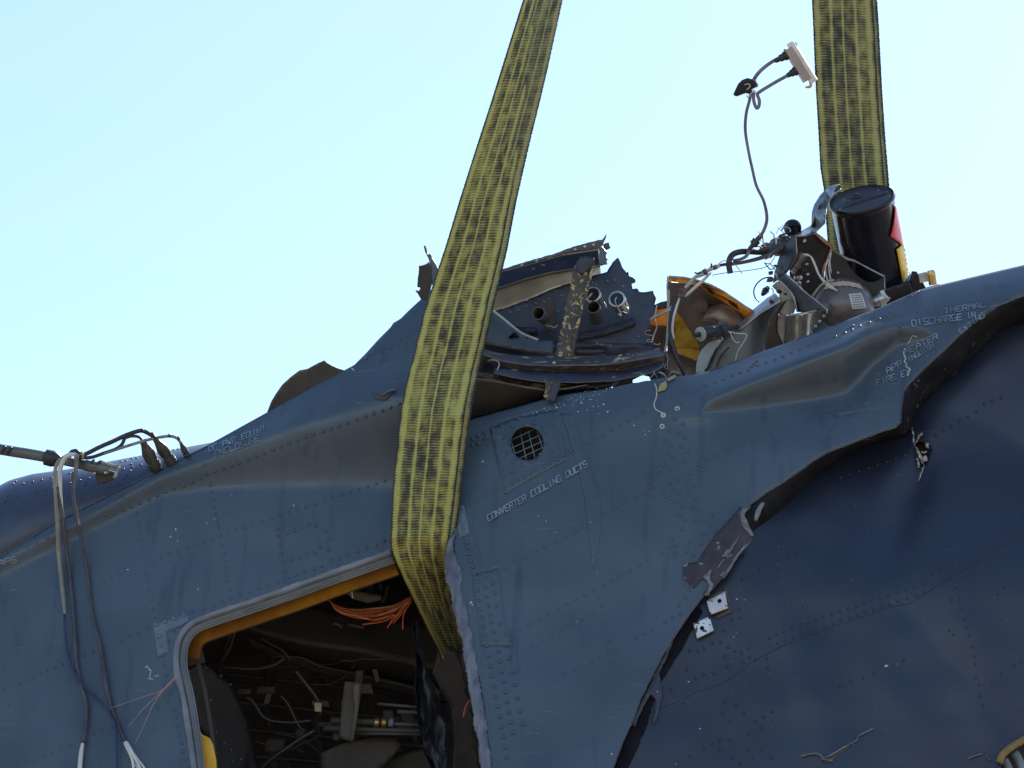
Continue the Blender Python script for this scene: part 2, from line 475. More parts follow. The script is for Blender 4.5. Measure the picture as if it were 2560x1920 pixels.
TOPJ = [(1090, 1060), (1165, 1052), (1222, 1036), (1300, 1015), (1359, 998), (1420, 985), (1520, 972), (1560, 962), (1620, 952), (1663, 944), (1720, 938), (1770, 928), (1830, 906), (2000, 845), (2200, 768), (2300, 724), (2440, 690), (2560, 662), (2850, 590)]
def Wskin(px, py):
    w = SLOPE * (py - yline(px)) * MM
    w += bulge(px, py, LB, .50, .55, .0, 70, .75)
    w += bulge(px, py, RB, .68, .35, .45, 70, .4)
    # shallow extra dimples
    w += .010 * math.exp(-((px - 1740) / 45) ** 2 - ((py - 1040) / 16) ** 2)
    if px > 1090:
        t = py - lerp1(px, [p[0] for p in TOPJ], [p[1] for p in TOPJ])
        k = .03 + .07 * sst((px - 1650) / 150.)
        if t < 90: w -= k * ((90 - t) / 90) ** 2
    # oil canning between frames
    w += .010 * noise.noise(Vector((px / 290, py / 240, 3))) + .0032 * noise.noise(Vector((px / 95, py / 110, 8)))
    return w

JEDGE = [(2850, 690), (2700, 712), (2560, 740), (2519, 754), (2498, 765), (2472, 776), (2442, 800), (2416, 822), (2364, 874), (2316, 917), (2277, 956), (2260, 978), (2254, 1017), (2252, 1056), (2240, 1069),
         (2208, 1078), (2164, 1095), (2121, 1112), (2069, 1132), (2034, 1152), (1991, 1184), (1956, 1208), (1921, 1230), (1878, 1260), (1862, 1275), (1856, 1310), (1862, 1345), (1843, 1385), (1804, 1442), (1761, 1486), (1743, 1512),
         (1713, 1552), (1682, 1600), (1652, 1647), (1626, 1699), (1604, 1742), (1585, 1795), (1560, 1850), (1533, 1920), (1500, 2060)]
_je = np.array(JEDGE, float)
def edge_d(px, py):
    p = np.array([[px, py]]); return float(seg_dist(p, _je, False)[0])
def Wk(px, py):
    d = edge_d(px, py)
    base = SLOPE * (py - yline(px)) * MM
    gap = .035 + .15 * sst((px - 1700) / 500.) * sst((1500 - py) / 400.)
    w = base - gap - .20 * MM * min(d, 1400)
    w -= .05 * math.exp(-(d / 60.) ** 2) * sst((px - 1850) / 150.)
    # broad buckles radiating from the puncture and the lower tear
    w += .022 * math.exp(-((px - 1990 - (py - 1500) * .2) / 60) ** 2) * sst((py - 1500) / 250)
    w += .024 * math.exp(-((px - 2400 - (py - 1500) * .25) / 70) ** 2) * sst((py - 1350) / 250)
    w -= .03 * math.exp(-((px - 2290 + (py - 1200) * .35) / 50) ** 2) * sst((py - 1050) / 200) * sst((1500 - py) / 200)
    w += .006 * noise.noise(Vector((px / 260, py / 230, 23))) + .0035 * noise.noise(Vector((px / 90, py / 90, 28)))
    return w

FUS = root('helicopter_fuselage', 'wrecked dark blue-grey helicopter fuselage with torn roof and open doorway', 'helicopter')

# door opening outline (left side and top), photo pixels
DOORTOP = T('E', [(1950, 40), (1600, 168), (1200, 308), (900, 418), (600, 520), (330, 612), (215, 665), (140, 755), (112, 870), (118, 1000), (155, 1150), (190, 1350), (212, 1500), (232, 1659), (262, 1900)])
left_out = RIDGE + [(1130, 1300)] + DOORTOP[1:] + [(-300, 2010)]
LEFT = sheet('skin_panel', left_out, Wskin, [PAINT, DULL], FUS, 10, .003)
grc = [(1317.5 + 41 * math.cos(a), 1108.5 + 42 * math.sin(a)) for a in np.linspace(0, 2 * math.pi, 24, endpoint=False)]
puncJ = T('C', [(1590, 1228), (1640, 1222), (1690, 1232), (1680, 1246), (1610, 1252)])
J_LEFT = T('S', [(860, 100), (890, 330), (900, 520), (930, 800), (960, 1000), (1000, 1250), (1060, 1500)]) + [(1198, 1700), (1215, 1830), (1240, 2060)]
right_out = [(1090, 1060)] + TOPJ[1:] + JEDGE + list(reversed(J_LEFT)) + [(1100, 1250)]
def topy(x): return lerp1(x, [p[0] for p in TOPJ], [p[1] for p in TOPJ])
RIGHT = sheet('skin_panel', right_out, Wskin, [PAINT, DULL], FUS, 8, .0012, holes=[grc],
              extra=[(x, topy(x) + t) for t in (4, 9, 15, 22, 30, 39, 48, 58, 68, 79, 90) for x in np.arange(1140, 2840, 9)], drop=lambda x, y: x > 1130 and y < topy(x) + 95)
RIGHT['label'] = 'blue-grey side panel with round mesh grille and torn lower edge'
kout = [(p[0] - 60 if p[1] > 1300 else p[0], p[1] - (46 if p[0] > 1900 else 20)) for p in JEDGE if p[0] < 2600][::-1]
LOWER = sheet('skin_panel', [(1440, 2060)] + kout + [(2700, 690), (2850, 690), (2850, 2060)], Wk, [NAVYSKIN, DULL], FUS, 13, .003,
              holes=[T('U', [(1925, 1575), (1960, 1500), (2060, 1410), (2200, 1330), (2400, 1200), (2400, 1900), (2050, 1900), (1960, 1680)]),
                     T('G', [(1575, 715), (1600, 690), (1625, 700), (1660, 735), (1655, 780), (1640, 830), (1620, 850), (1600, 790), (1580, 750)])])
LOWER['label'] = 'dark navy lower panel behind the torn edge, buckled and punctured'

# curled lips where the panel is torn away from the frame
def lip(name, top, bot, wt, wb, m, nu=60, nv=8, bulgew=.03, par=FUS):
    tp = np.array(top, float); bt = np.array(bot, float)
    def arc(a):
        s = np.r_[0, np.cumsum(np.hypot(*(a[1:] - a[:-1]).T))]; return s / s[-1]
    st, sb = arc(tp), arc(bt)
    def fn(u, v):
        x0, y0 = np.interp(u, st, tp[:, 0]), np.interp(u, st, tp[:, 1])
        x1, y1 = np.interp(u, sb, bt[:, 0]), np.interp(u, sb, bt[:, 1])
        a = wt(x0, y0); b = wb(x1, y1)
        w = a + (b - a) * v ** 1.3 + bulgew * math.sin(math.pi * v) * (.6 + .9 * noise.noise(Vector((u * 13, 1, 2)))) + .008 * math.sin(math.pi * v) * noise.noise(Vector((u * 45, v * 3, 2)))
        n = 9.0 * noise.noise(Vector((u * 16, v * 2, 5))) + 3 * noise.noise(Vector((u * 50, v * 4, 8)))
        return P(x0 + (x1 - x0) * v, y0 + (y1 - y0) * v + n * v, w)
    return grid(name, fn, nu, nv, m, par, .003)
V_, F_ = tube_geo([P(x, y, Wskin(x, y) + .001) for x, y in densify(JEDGE, 7, False, .9)], .0009, 5)
link_mesh('torn_bright_edge', V_, F_, DULL, FUS, base=BASE)
SCR = mat('scraped_curled_metal', (.019, .021, .027), (.010, .011, .014), 14, .62, .1, bump=.6, chips=((.12, .12, .12), 30, .67), spec=.12)
SCRAPE = mat('dull_bare_scrape', (.20, .21, .21), (.08, .08, .085), 30, .5, .1, bump=.4)
lipo = lip('curled_lip', [(2700, 712), (2560, 740), (2498, 765), (2442, 800), (2364, 874), (2316, 917), (2277, 956), (2260, 978), (2254, 1017), (2252, 1056), (2240, 1069), (2208, 1078), (2164, 1095), (2121, 1112), (2069, 1132), (2034, 1152), (1991, 1184), (1956, 1208), (1921, 1230), (1878, 1260), (1858, 1280)],
    [(2720, 775), (2600, 792), (2535, 815), (2470, 862), (2395, 935), (2340, 985), (2303, 1020), (2290, 1050), (2280, 1080), (2268, 1092), (2242, 1094), (2200, 1104), (2150, 1124), (2100, 1150), (2060, 1178), (2034, 1200), (1995, 1240), (1973, 1264), (1925, 1308), (1900, 1326), (1881, 1342)],
    lambda x, y: Wskin(x, y) - .004, lambda x, y: Wk(x, y) - .02, [SCR, BARE], 150, 8, .022)
lipo['label'] = 'scuffed curled lip of the torn panel'

# tear strip with scuffed tape at the lower end of the lip
tw = lambda x, y: Wskin(x, y) + .006
sheet('scuffed_strip', T('G', [(245, 1420), (270, 1400), (330, 1390), (430, 1240), (540, 1120), (575, 1075), (610, 1085), (600, 1140), (650, 1235), (640, 1270), (560, 1370), (510, 1440), (470, 1490), (385, 1590), (365, 1575), (400, 1530), (395, 1495), (350, 1490), (310, 1545), (255, 1490)]),
      tw, [SCUFF, DULL], FUS, 8, .003, jag=1.2)['label'] = 'purple-brown scuffed strip along the tear'
for pts in ([(580, 1235), (545, 1275), (505, 1330), (500, 1350), (530, 1325), (560, 1270)], [(470, 1365), (500, 1320), (525, 1318), (520, 1345), (490, 1362)], [(640, 1270), (560, 1365), (520, 1440), (480, 1490), (470, 1485), (505, 1430), (545, 1365), (600, 1300)],
            [(365, 1480), (400, 1435), (412, 1440), (400, 1490), (425, 1520), (395, 1590), (370, 1585), (400, 1530), (385, 1500)], [(585, 1085), (640, 1070), (600, 1120), (625, 1175), (655, 1240), (640, 1245), (595, 1195), (575, 1140)],
            [(655, 1155), (668, 1095), (700, 1050), (718, 1052), (700, 1090), (672, 1160)], [(445, 1425), (480, 1375), (485, 1380), (455, 1425)]):
    sheet('bare_metal_scrape', T('G', pts), lambda x, y: Wskin(x, y) + .010 + .02 * (x > 1885) * (1850 < x), SCRAPE, FUS, 6, .002, jag=1.0)

_lo = [p for p in JEDGE if p[1] > 1500]
sheet('edge_gap_shade', [(x - 8, y - 2) for x, y in _lo] + [(x + 10 + 26 * (abs(math.sin(y / 90.)) * .6 + .4) * min(1, (y - 1490) / 150.), y + 14) for x, y in _lo][::-1], lambda x, y: Wk(x, y) + .006, mat('gap_shade_black', (.012, .012, .018), (.006, .006, .01), 12, .8, .1, bump=.3, spec=.1), FUS, 8, .003, jag=1.5)  # black sheet paints the shade in the gap along the torn edge
# torn stringer below the strip, beside the painted gap shade
tube('torn_stringer', 'H', [(380, 650, .24), (330, 740, .26), (250, 830, .30), (190, 930, .33), (140, 1020, .36), (90, 1130, .40), (40, 1230, .44), (0, 1330, .48), (-80, 1500, .5)], [5, 7, 9, 12, 12, 10, 9, 9, 9], NAVYIN, FUS, 6, 3)
sheet('torn_stringer_flange', T('H', [(150, 915), (190, 930), (150, 1030), (110, 1110), (130, 1230), (110, 1310), (85, 1400), (75, 1390), (90, 1260), (60, 1230), (20, 1300), (-30, 1420), (-60, 1400), (40, 1180), (100, 1010)]),
      lambda x, y: Wk(x, y) + .02, [NAVYIN, DULL], FUS, 8, .004, jag=1.5)

# ------------------------------------------------------------------ roof crown behind the ridge
CT = [(-300, 1330), (0, 1213), (25, 1200), (80, 1185), (174, 1172), (360, 1137), (535, 1105), (700, 1085), (900, 1075)]
def crown_p(x, a):
    yb = lerp1(x, [p[0] for p in RIDGE], [p[1] for p in RIDGE]) + 12
    if x > 535: yb = 1117 - (x - 535) * .02
    yt = lerp1(x, [p[0] for p in CT], [p[1] for p in CT])
    yt = min(yt, yb - 4)
    R = .26
    return x, yb + (yt - yb) * math.sin(a), -.05 + SLOPE * (yb - yline(x)) * MM - R * (1 - math.cos(a)) * 1.0
CROWN = grid('crown_skin', lambda u, v: P(*crown_p(-300 + 1000 * u, -.12 + 2.6 * v)), 90, 34, [CROWNP, DULL], FUS, .003)
CROWN['label'] = 'rounded roof crown covered in rivets behind the ridge'

V_, F_ = tube_geo([P(x, y, Wskin(x, y) + .0015) for x, y in densify([(-300, 1541), (0, 1391), (150, 1299), (400, 1173), (521, 1113)], 12, False)], .0011, 5)
link_mesh('ridge_edge', V_, F_, PATCH, FUS, base=BASE)
# liner closing the hull: roof, far side
def liner(u, v):
    x = -300 + 3150 * u
    tops = RIDGE[:-1] + [(1100, 1075)] + TOPJ[2:]
    y = lerp1(x, [p[0] for p in tops], [p[1] for p in tops]) + 45
    w0 = Wskin(min(x, 2700), y) - .03 - (.08 if x > 1500 else 0)
    if y > yline(x) + 400: w0 -= .1
    p = P(x, y, w0)
    if v < .5: return p + Vector((0, 1.9 * v * 2, -.12 * v * 2))
    return p + Vector((0, 1.9 + .1 * math.sin((v - .5) * 6.28), -.12 - 2.6 * (v - .5) * 2))
grid('cabin_lining', liner, 60, 24, LINING, FUS, .004)
grid('cabin_end_wall', lambda u, v: P(-260, 1540 + 520 * v, 0) + Vector((0, 1.9 * u, 0)), 4, 4, DARKIN, FUS, .01)
grid('cabin_end_wall', lambda u, v: P(2820, 760 + 1300 * v, -.1) + Vector((0, 1.9 * u, 0)), 4, 4, DARKIN, FUS, .01)
grid('cabin_floor', lambda u, v: P(-300 + 3150 * u, 2050, .4) + Vector((0, 2.0 * v, 0)), 4, 4, DARKIN, FUS, .01)

# ------------------------------------------------------------------ raised plates, hump, flaps
sheet('roof_hump', T('B', [(690, 1290), (790, 1140), (870, 1060), (960, 960), (1040, 880), (1060, 850), (1110, 820), (1170, 760), (1258, 680), (1330, 610), (1560, 430), (1620, 900), (1230, 960), (1000, 1050)]),
      lambda x, y: -.02 + SLOPE * (y - yline(x)) * MM + .55 * MM * min(0, (y - lerp1(x, [860, 1045, 1200], [925, 829, 750]))) - .03 * math.sin(max(0, (y - 740) / 60)) * .3, [PAINT, DULL], FUS, 9, .003)['label'] = 'bent upper skin rising to the sling'
sheet('torn_flap', T('B', [(170, 1520), (190, 1460), (215, 1395), (245, 1345), (290, 1280), (350, 1225), (410, 1180), (470, 1168), (540, 1130), (585, 1110), (600, 1125), (635, 1145), (680, 1165), (730, 1180), (800, 1170), (760, 1260), (400, 1450)]),
      lambda x, y: -.10 + SLOPE * (y - yline(x)) * MM + .9 * MM * (lerp1(x, [660, 900], [1035, 910]) - y) - .0009 * abs(x - 770) * .4, [BROWNI, DULL], FUS, 7, .003)['label'] = 'brown torn flap standing up behind the ridge'
sheet('torn_skin_scrap', T('B', [(1240, 455), (1285, 445), (1312, 425), (1335, 560), (1310, 640), (1290, 690), (1258, 690), (1215, 625), (1240, 630), (1250, 608), (1228, 602)]),
      lambda x, y: -.12 - .0016 * (x - 1045) + .0006 * (700 - y), [BROWNI, DULL], FUS, 5, .002, jag=.8)
sheet('torn_skin_scrap', T('B', [(1270, 312), (1284, 318), (1296, 375), (1318, 372), (1325, 400), (1352, 440), (1380, 500), (1400, 640), (1340, 640), (1325, 560), (1310, 425), (1298, 395), (1280, 362)]),
      lambda x, y: -.10 - .0009 * (1090 - x), [PAINT, BARE], FUS, 5, .002, jag=.5)
# small tear in the left panel
sheet('skin_tear', T('B', [(905, 1325), (930, 1340), (960, 1345), (1000, 1335), (1040, 1305), (1075, 1303), (1070, 1320), (1040, 1345), (1010, 1382), (965, 1382), (930, 1370)]),
      lambda x, y: Wskin(x, y) + .004, [DARKIN, DARKIN], FUS, 5, .001, jag=.6)
sheet('skin_tear_lip', T('B', [(985, 1340), (1040, 1302), (1075, 1300), (1080, 1315), (1060, 1318), (1030, 1322), (1000, 1345), (960, 1358)]), lambda x, y: Wskin(x, y) + .009 + .0006 * (x - 955), [PAINT, BARE], FUS, 4, .001)

# ------------------------------------------------------------------ broken roof bay right of the sling
def rows_sheet(name, rows, mats, nu=50, nv=None, par=FUS, thick=.003):
    """rows: list of (tile, [(x,y)...], w or fn(u)) -> loft"""
    R = []
    for t, pts, w in rows:
        a = np.array(T(t, pts), float)
        s = np.r_[0, np.cumsum(np.hypot(*(a[1:, :2] - a[:-1, :2]).T))]; s /= s[-1]
        R.append((a, s, w))
    k = len(R) - 1
    nv = nv or k * 5
    def fn(u, v):
        i = min(k - 1, int(v * k)); f = v * k - i
        q = []
        for a, s, w in (R[i], R[i + 1]):
            q.append((np.interp(u, s, a[:, 0]), np.interp(u, s, a[:, 1]), w(u) if callable(w) else w))
        return P(*[q[0][c] + (q[1][c] - q[0][c]) * f for c in range(3)])
    return grid(name, fn, nu, nv, mats, par, thick)

rowT = [(200, 575), (320, 540), (560, 478), (860, 398), (1060, 343), (1200, 320), (1462, 282)]
rows_sheet('roof_frame_channel', [('M', rowT, -.40), ('M', [(180, 790), (270, 752), (600, 640), (900, 562), (1180, 520), (1478, 480)], -.30)], [NAVYD, DULL], 60, 8)
rows_sheet('roof_frame_flange', [('M', [(180, 790), (270, 752), (600, 640), (900, 562), (1180, 520), (1478, 480)], -.298),
                                 ('M', [(150, 1060), (260, 1008), (450, 945), (700, 850), (950, 742), (1120, 686), (1485, 572)], -.47)], [OLIVE, DULL], 60, 8)
sheet('roof_rim_plate', T('M', [(250, 565), (320, 530), (560, 452), (730, 402), (940, 345), (1070, 295), (1160, 262), (1300, 225), (1460, 182), (1498, 182), (1530, 140), (1552, 112), (1545, 150), (1520, 205), (1505, 245), (1480, 272), (1440, 292), (1200, 324), (1060, 350), (860, 404), (560, 484), (320, 548)]),
      lambda x, y: -.24 - .00035 * abs(x - 1500) * .3, [GREYMET, DULL], FUS, 6, .004, jag=.6)['label'] = 'grey torn rim plate along the top of the roof bay'
tube('yellow_primer_edge', 'M', [(560, 476, -.235), (730, 428, -.235), (900, 388, -.235), (1060, 346, -.235)], [2.5, 3.4, 2.5, 1], STRAPM, FUS, 6, 4)
sheet('roof_scrap', T('M', [(1465, 275), (1500, 262), (1530, 300), (1550, 340), (1535, 360), (1558, 410), (1545, 430), (1556, 465), (1520, 470), (1490, 482), (1464, 470)]), lambda x, y: -.22 + .0012 * (x - 1500), [PAINT, BARE], FUS, 4, .003, jag=.8)
sheet('roof_scrap', T('M', [(1508, 235), (1545, 215), (1582, 215), (1585, 250), (1596, 275), (1570, 290), (1548, 302), (1512, 282)]), lambda x, y: -.28, [BROWNI, DULL], FUS, 4, .003, jag=.8)
deck = [(150, 1060), (265, 1003), (450, 943), (700, 848), (950, 738), (1120, 682), (1400, 592), (1485, 570), (1555, 550), (1620, 440), (1682, 385), (1715, 450), (1740, 512), (1780, 560), (1800, 545), (1810, 600), (1850, 615), (1882, 640), (1885, 672), (1845, 685), (1840, 700), (1850, 748), (1905, 742), (1930, 782), (2020, 780), (2085, 768),
        (2098, 812), (2120, 850), (2105, 930), (2118, 975), (2095, 1030), (2062, 1080), (2040, 1150), (2080, 1168), (2065, 1215), (2005, 1235), (2000, 1268), (2072, 1288), (2062, 1325), (2022, 1345), (2080, 1388), (2100, 1440), (2165, 1480), (2168, 1560), (120, 1560), (110, 1300)]
WD = lambda x, y: -.34 + .35 * MM * (y - 800) + .003 * noise.noise(Vector((x / 60, y / 60, 1)))
sheet('deck_plate', T('M', deck), WD, [mat('deck_plate_paint', (.038, .046, .070), (.022, .028, .045), 9, .45, .1, bump=.15, speck=((.4, .42, .42), 90, .78)), BARE], FUS, 7, .004, jag=.8)['label'] = 'jagged deck plate carrying the filler necks'
sheet('deck_stiffener', T('M', [(1240, 1250), (1500, 1200), (1870, 1080), (1880, 1160), (1600, 1260), (1300, 1330), (1220, 1340)]), lambda x, y: WD(x, y) + .012, [NAVYIN, DULL], FUS, 7, .006)
sheet('deck_doubler', T('M', [(380, 1140), (520, 1180), (750, 1192), (752, 1255), (590, 1238), (470, 1205)]), lambda x, y: WD(x, y) + .02, [NAVYIN, DULL], FUS, 7, .012)
sheet('dark_access_panel', T('M', [(1290, 1330), (1590, 1285), (1680, 1320), (1690, 1440), (1400, 1500), (1200, 1500), (1200, 1400)]), lambda x, y: WD(x, y) + .007, [mat('access_panel_paint', (.05, .055, .075), (.04, .045, .06), 9, .5, .1, bump=.1), DULL], FUS, 7, .003)
fender = [(205, 980), (240, 985), (330, 1070), (470, 1185), (580, 1268), (680, 1310), (760, 1338), (935, 1345), (930, 1497), (700, 1472), (450, 1432), (280, 1400), (110, 1370), (130, 1150)]
hole1 = T('M', [(420, 1290), (450, 1275), (470, 1245), (505, 1240), (545, 1285), (535, 1320), (490, 1332), (430, 1328)])
hole2 = T('M', [(612, 1300), (650, 1290), (670, 1310), (665, 1328), (625, 1325)])
sheet('curved_fender_plate', T('M', fender), lambda x, y: -.20 + .45 * MM * (y - 820) + .00008 * (x - 1250), [FENDLIT, BARE], FUS, 7, .004, holes=[hole1, hole2], jag=.5)
tube('fender_edge_bead', 'M', [(205, 975, -.19), (330, 1066, -.17), (470, 1182, -.15), (580, 1262, -.14), (700, 1312, -.13), (760, 1335, -.125)], 3.0, GREYTUBE, FUS, 6, 3)
sheet('fender_hole_shade', T('M', [(380, 1180), (560, 1180), (700, 1280), (690, 1360), (380, 1360)]), lambda x, y: -.225 + .45 * MM * (y - 820), BLACKG, FUS, 8, .002)  # black sheet paints the fender holes dark in place of shade
# upright strap across the bay
stw = lambda x, y: -.13 + .18 * MM * (y - 760)
sheet('upright_strap', T('M', [(1240, 385), (1285, 378), (1310, 362), (1345, 378), (1385, 380), (1415, 382), (1410, 440), (1418, 465), (1385, 540), (1345, 720), (1300, 850), (1240, 1080), (1200, 1250), (1150, 1560), (955, 1560), (1000, 1300), (1050, 1100), (1090, 880), (1150, 650), (1165, 510), (1200, 440)]), stw, [STRAPM, BARE], FUS, 7, .005, jag=.7)['label'] = 'upright strap with chipped yellow primer'
sheet('strap_flange', T('M', [(1405, 460), (1418, 470), (1350, 730), (1250, 1090), (1155, 1560), (1120, 1560), (1210, 1090), (1310, 740), (1370, 530)]), lambda x, y: stw(x, y) + .012, [STRAPM, BARE], FUS, 6, .003, jag=.8)
sheet('strap_top_scrap', T('M', [(1240, 390), (1310, 365), (1400, 400), (1375, 520), (1290, 560), (1240, 580), (1190, 500), (1205, 440)]), lambda x, y: stw(x, y) + .008, [NAVYIN, STRAPM], FUS, 6, .004, jag=.8)
sheet('lower_strap', T('N', [(1020, 880), (1215, 880), (1195, 960), (1130, 1132), (1060, 1112), (1008, 1062), (1030, 960)]), lambda x, y: .045 + .2 * MM * (y - 960), [STRAPM, DULL], FUS, 6, .006)
sheet('lower_strap_side', T('N', [(1110, 900), (1212, 900), (1195, 960), (1130, 1132), (1060, 1112)]), lambda x, y: .060 + .2 * MM * (y - 960), [NAVYIN, DULL], FUS, 6, .004)
# curved lower beams
bt = [(230, 500), (300, 510), (480, 560), (700, 590), (1000, 600), (1250, 605), (1560, 605), (1900, 582), (2212, 532), (2330, 520), (2415, 560)]
ba = [(230, 590), (300, 572), (500, 650), (800, 700), (1100, 712), (1400, 705), (1640, 702), (1850, 682), (2212, 620), (2400, 590)]
bb = [(440, 700), (500, 712), (800, 760), (1100, 782), (1340, 784), (1640, 782), (1900, 770), (2212, 700), (2390, 650)]
bc = [(430, 795), (470, 800), (700, 852), (1000, 896), (1400, 902), (1800, 882), (2000, 845), (2212, 800), (2380, 720)]
rows_sheet('roof_bay_beam', [('N', bt, -.10), ('N', ba, -.035)], [BEAMM, DULL], 80, 6)['label'] = 'curved upper flange of the roof bay beam'
rows_sheet('roof_bay_web', [('N', ba, -.038), ('N', bb, -.095)], [WOODY, DULL], 80, 6)
rows_sheet('roof_bay_beam', [('N', bb, -.045), ('N', bc, .022)], [NAVYIN, DULL], 80, 6)['label'] = 'curved navy lower flange of the roof bay beam'
rows_sheet('torn_insulation_strip', [('N', [(150, 770), (280, 790), (480, 800), (650, 850), (850, 890), (1020, 905), (1440, 905), (1800, 870)], -.03), ('N', [(150, 800), (280, 832), (600, 930), (800, 962), (1010, 988), (1420, 975), (1800, 930)], .0)], [WOODY, WOODY], 80, 6)
tube('beam_end_loop', 'N', [(375, 650, -.03), (430, 645, -.02), (485, 665, -.015), (498, 700, -.015), (480, 750, -.01), (462, 795, 0)], 1.8, BARE, FUS, 6, 4)
rows_sheet('buckled_skin', [('N', [(100, 860), (230, 860), (420, 880), (800, 962), (1015, 995), (1250, 985), (1500, 940)], .03), ('N', [(80, 1350), (220, 1320), (400, 1275), (700, 1190), (1015, 1085), (1250, 1040), (1600, 960)], -.075)], [BROWNI, DULL], 50, 12)['label'] = 'brown buckled skin facing the ground under the beams'
rows_sheet('fold_skin', [('N', [(80, 1345), (220, 1312), (400, 1270), (700, 1180), (1015, 1078), (1180, 1005), (1450, 962), (1800, 908)], -.08), ('N', [(80, 1480), (220, 1440), (420, 1370), (720, 1290), (1050, 1190), (1350, 1150), (1800, 1050)], Wskin(1400, 1010) - .0)], [PAINT, DULL], 50, 10)
sheet('brown_scrap', T('N', [(1800, 985), (1850, 930), (1930, 870), (2010, 880), (1990, 920), (1900, 950), (1830, 990)]), lambda x, y: -.04, [BROWNI, BARE], FUS, 5, .003, jag=1)
tube('torn_bright_edge', 'N', [(1755, 1020, .0), (1800, 985, .003), (1850, 968, .003), (1900, 960, .003), (1960, 940, 0), (2010, 925, 0), (2090, 915, 0), (2150, 905, 0), (2212, 890, 0)], [1.2, 2.8, 2, 3, 2.2, 3.2, 2, 3, 2], BARE, FUS, 6, 3)

sheet('bay_back_wall', [(1140, 830), (1300, 850), (1640, 860), (1664, 900), (1664, 930), (1640, 946), (1606, 938), (1582, 950), (1580, 985), (1500, 1040), (1120, 1100)], lambda x, y: -.30 + .02 * noise.noise(Vector((x / 40, y / 25, 2))), NAVYIN, FUS, 16, .003)
# filler necks on the deck
def neck(c0, c1, r, capped, nm='filler_neck'):
    a, b = P(*T('M', [c0])[0]), P(*T('M', [c1])[0])      # a: deck end, b: mouth
    rr = r * MM
    if not capped:
        o = lathe(nm, a, b, [(0, rr * 1.06), (.1, rr), (.85, rr), (.86, rr * 1.08), (1, rr * 1.08), (1, rr * .9), (.2, rr * .9), (.2, 0)], GREYIN, FUS, 24)
    else:
        o = lathe(nm, a, b, [(0, rr * 1.0), (.7, rr), (.72, rr * 1.1), (.99, rr * 1.12), (1, rr * 1.05), (1, rr * .92), (.96, rr * .88), (.96, 0)], STEEL, FUS, 24)
        lathe('cap_top', a, b, [(.962, rr * .87), (.985, rr * .8), (.985, 0)], BLACKG, o, 20)
    return o
neck((880, 1110, -.27), (765, 1028, -.19), 16.5, False)
neck((1440, 1095, -.27), (1398, 955, -.18), 16.5, False)
n1 = neck((1430, 900, -.27), (1388, 810, -.21), 19, True, 'filler_cap')
n2 = neck((1730, 985, -.27), (1668, 862, -.18), 19.5, True, 'filler_cap')
for q, n in (([(1350, 850), (1385, 795), (1330, 860), (1350, 905), (1380, 890)], n1), ([(1665, 840), (1650, 900), (1700, 1000), (1720, 1060), (1680, 1030)], n2)):
    tube('cap_lanyard', 'M', [(x, y, -.15) for x, y in q], 1.6, BARE, n, 6, 4)
obox('neck_bracket', P(*T('M', [(905, 1050, -.25)])[0]), RT * .016 + UP * -.005, UP * .05, FW * .02, NAVYIN, FUS)
tube('cap_chain', 'M', [(840, 1160, -.2), (880, 1175, -.19), (920, 1180, -.19), (950, 1195, -.19), (990, 1160, -.2)], 1.3, BARE, FUS, 5, 3)
tube('cap_chain', 'M', [(1520, 900, -.2), (1540, 940, -.19), (1560, 975, -.19), (1530, 950, -.19)], 1.8, BARE, FUS, 5, 3)
tube('cap_chain', 'M', [(1700, 1020, -.16), (1740, 1010, -.15), (1790, 1030, -.15), (1800, 980, -.16), (1775, 950, -.17)], 1.3, BARE, FUS, 5, 3)
# torn wires at jagged edge
for pts, r in (([(2130, 930), (2118, 1010), (2110, 1090), (2128, 1190), (2095, 1280), (2072, 1370)], 2.0), ([(2075, 1285), (2005, 1270), (2000, 1235), (2060, 1225)], 1.2), ([(2080, 1360), (2025, 1355), (2020, 1335), (2062, 1330)], 1.2),
               ([(2090, 1380), (2140, 1390), (2170, 1378)], 1.4), ([(2100, 1450), (2150, 1435), (2165, 1470), (2130, 1490), (2165, 1505)], 1.4), ([(2050, 1105), (2110, 1060), (2180, 1040), (2290, 980)], 3.0)):
    tube('frayed_edge_wire', 'M', [(x, y, -.2) for x, y in pts], r, BARE, FUS, 6, 4)

# ------------------------------------------------------------------ engine inlet duct on the roof
DU = root('inlet_duct', 'burnt yellow and brown curved inlet duct on the torn roof', 'duct', P(1740, 900, -.5))
dc = T('K', [(900, 1250)])[0]
def WDu(x, y):
    r2 = ((x - dc[0]) / 150) ** 2 + ((y - dc[1]) / 215) ** 2
    return -.62 + .26 * min(1.4, r2)
sheet('duct_shell', T('K', [(425, 300), (600, 320), (750, 350), (900, 405), (1050, 480), (1200, 580), (1300, 650), (1370, 710), (1330, 900), (1250, 1150), (1050, 1330), (760, 1420), (420, 1330), (410, 700)]), WDu, [DUCTM, DULL], DU, 7, .003)
rows_sheet('duct_rim', [('K', [(420, 245), (600, 258), (750, 290), (900, 340), (1050, 420), (1200, 520), (1300, 590), (1395, 645)], -.35), ('K', [(420, 330), (600, 345), (750, 365), (900, 425), (1050, 500), (1180, 590), (1270, 650), (1340, 710)], -.43)], [PRIMER, BARE], 60, 4, DU, .006)['label'] = 'blackened yellow primer rim of the duct'
rows_sheet('duct_inner_lip', [('K', [(420, 330), (600, 345), (750, 365), (900, 425), (1050, 500), (1180, 590), (1270, 650), (1340, 710)], -.432), ('K', [(420, 370), (600, 372), (750, 392), (890, 448), (1030, 520), (1160, 606), (1260, 676), (1330, 740)], -.46)], [ORANGEI, DULL], 50, 3, DU, .002)
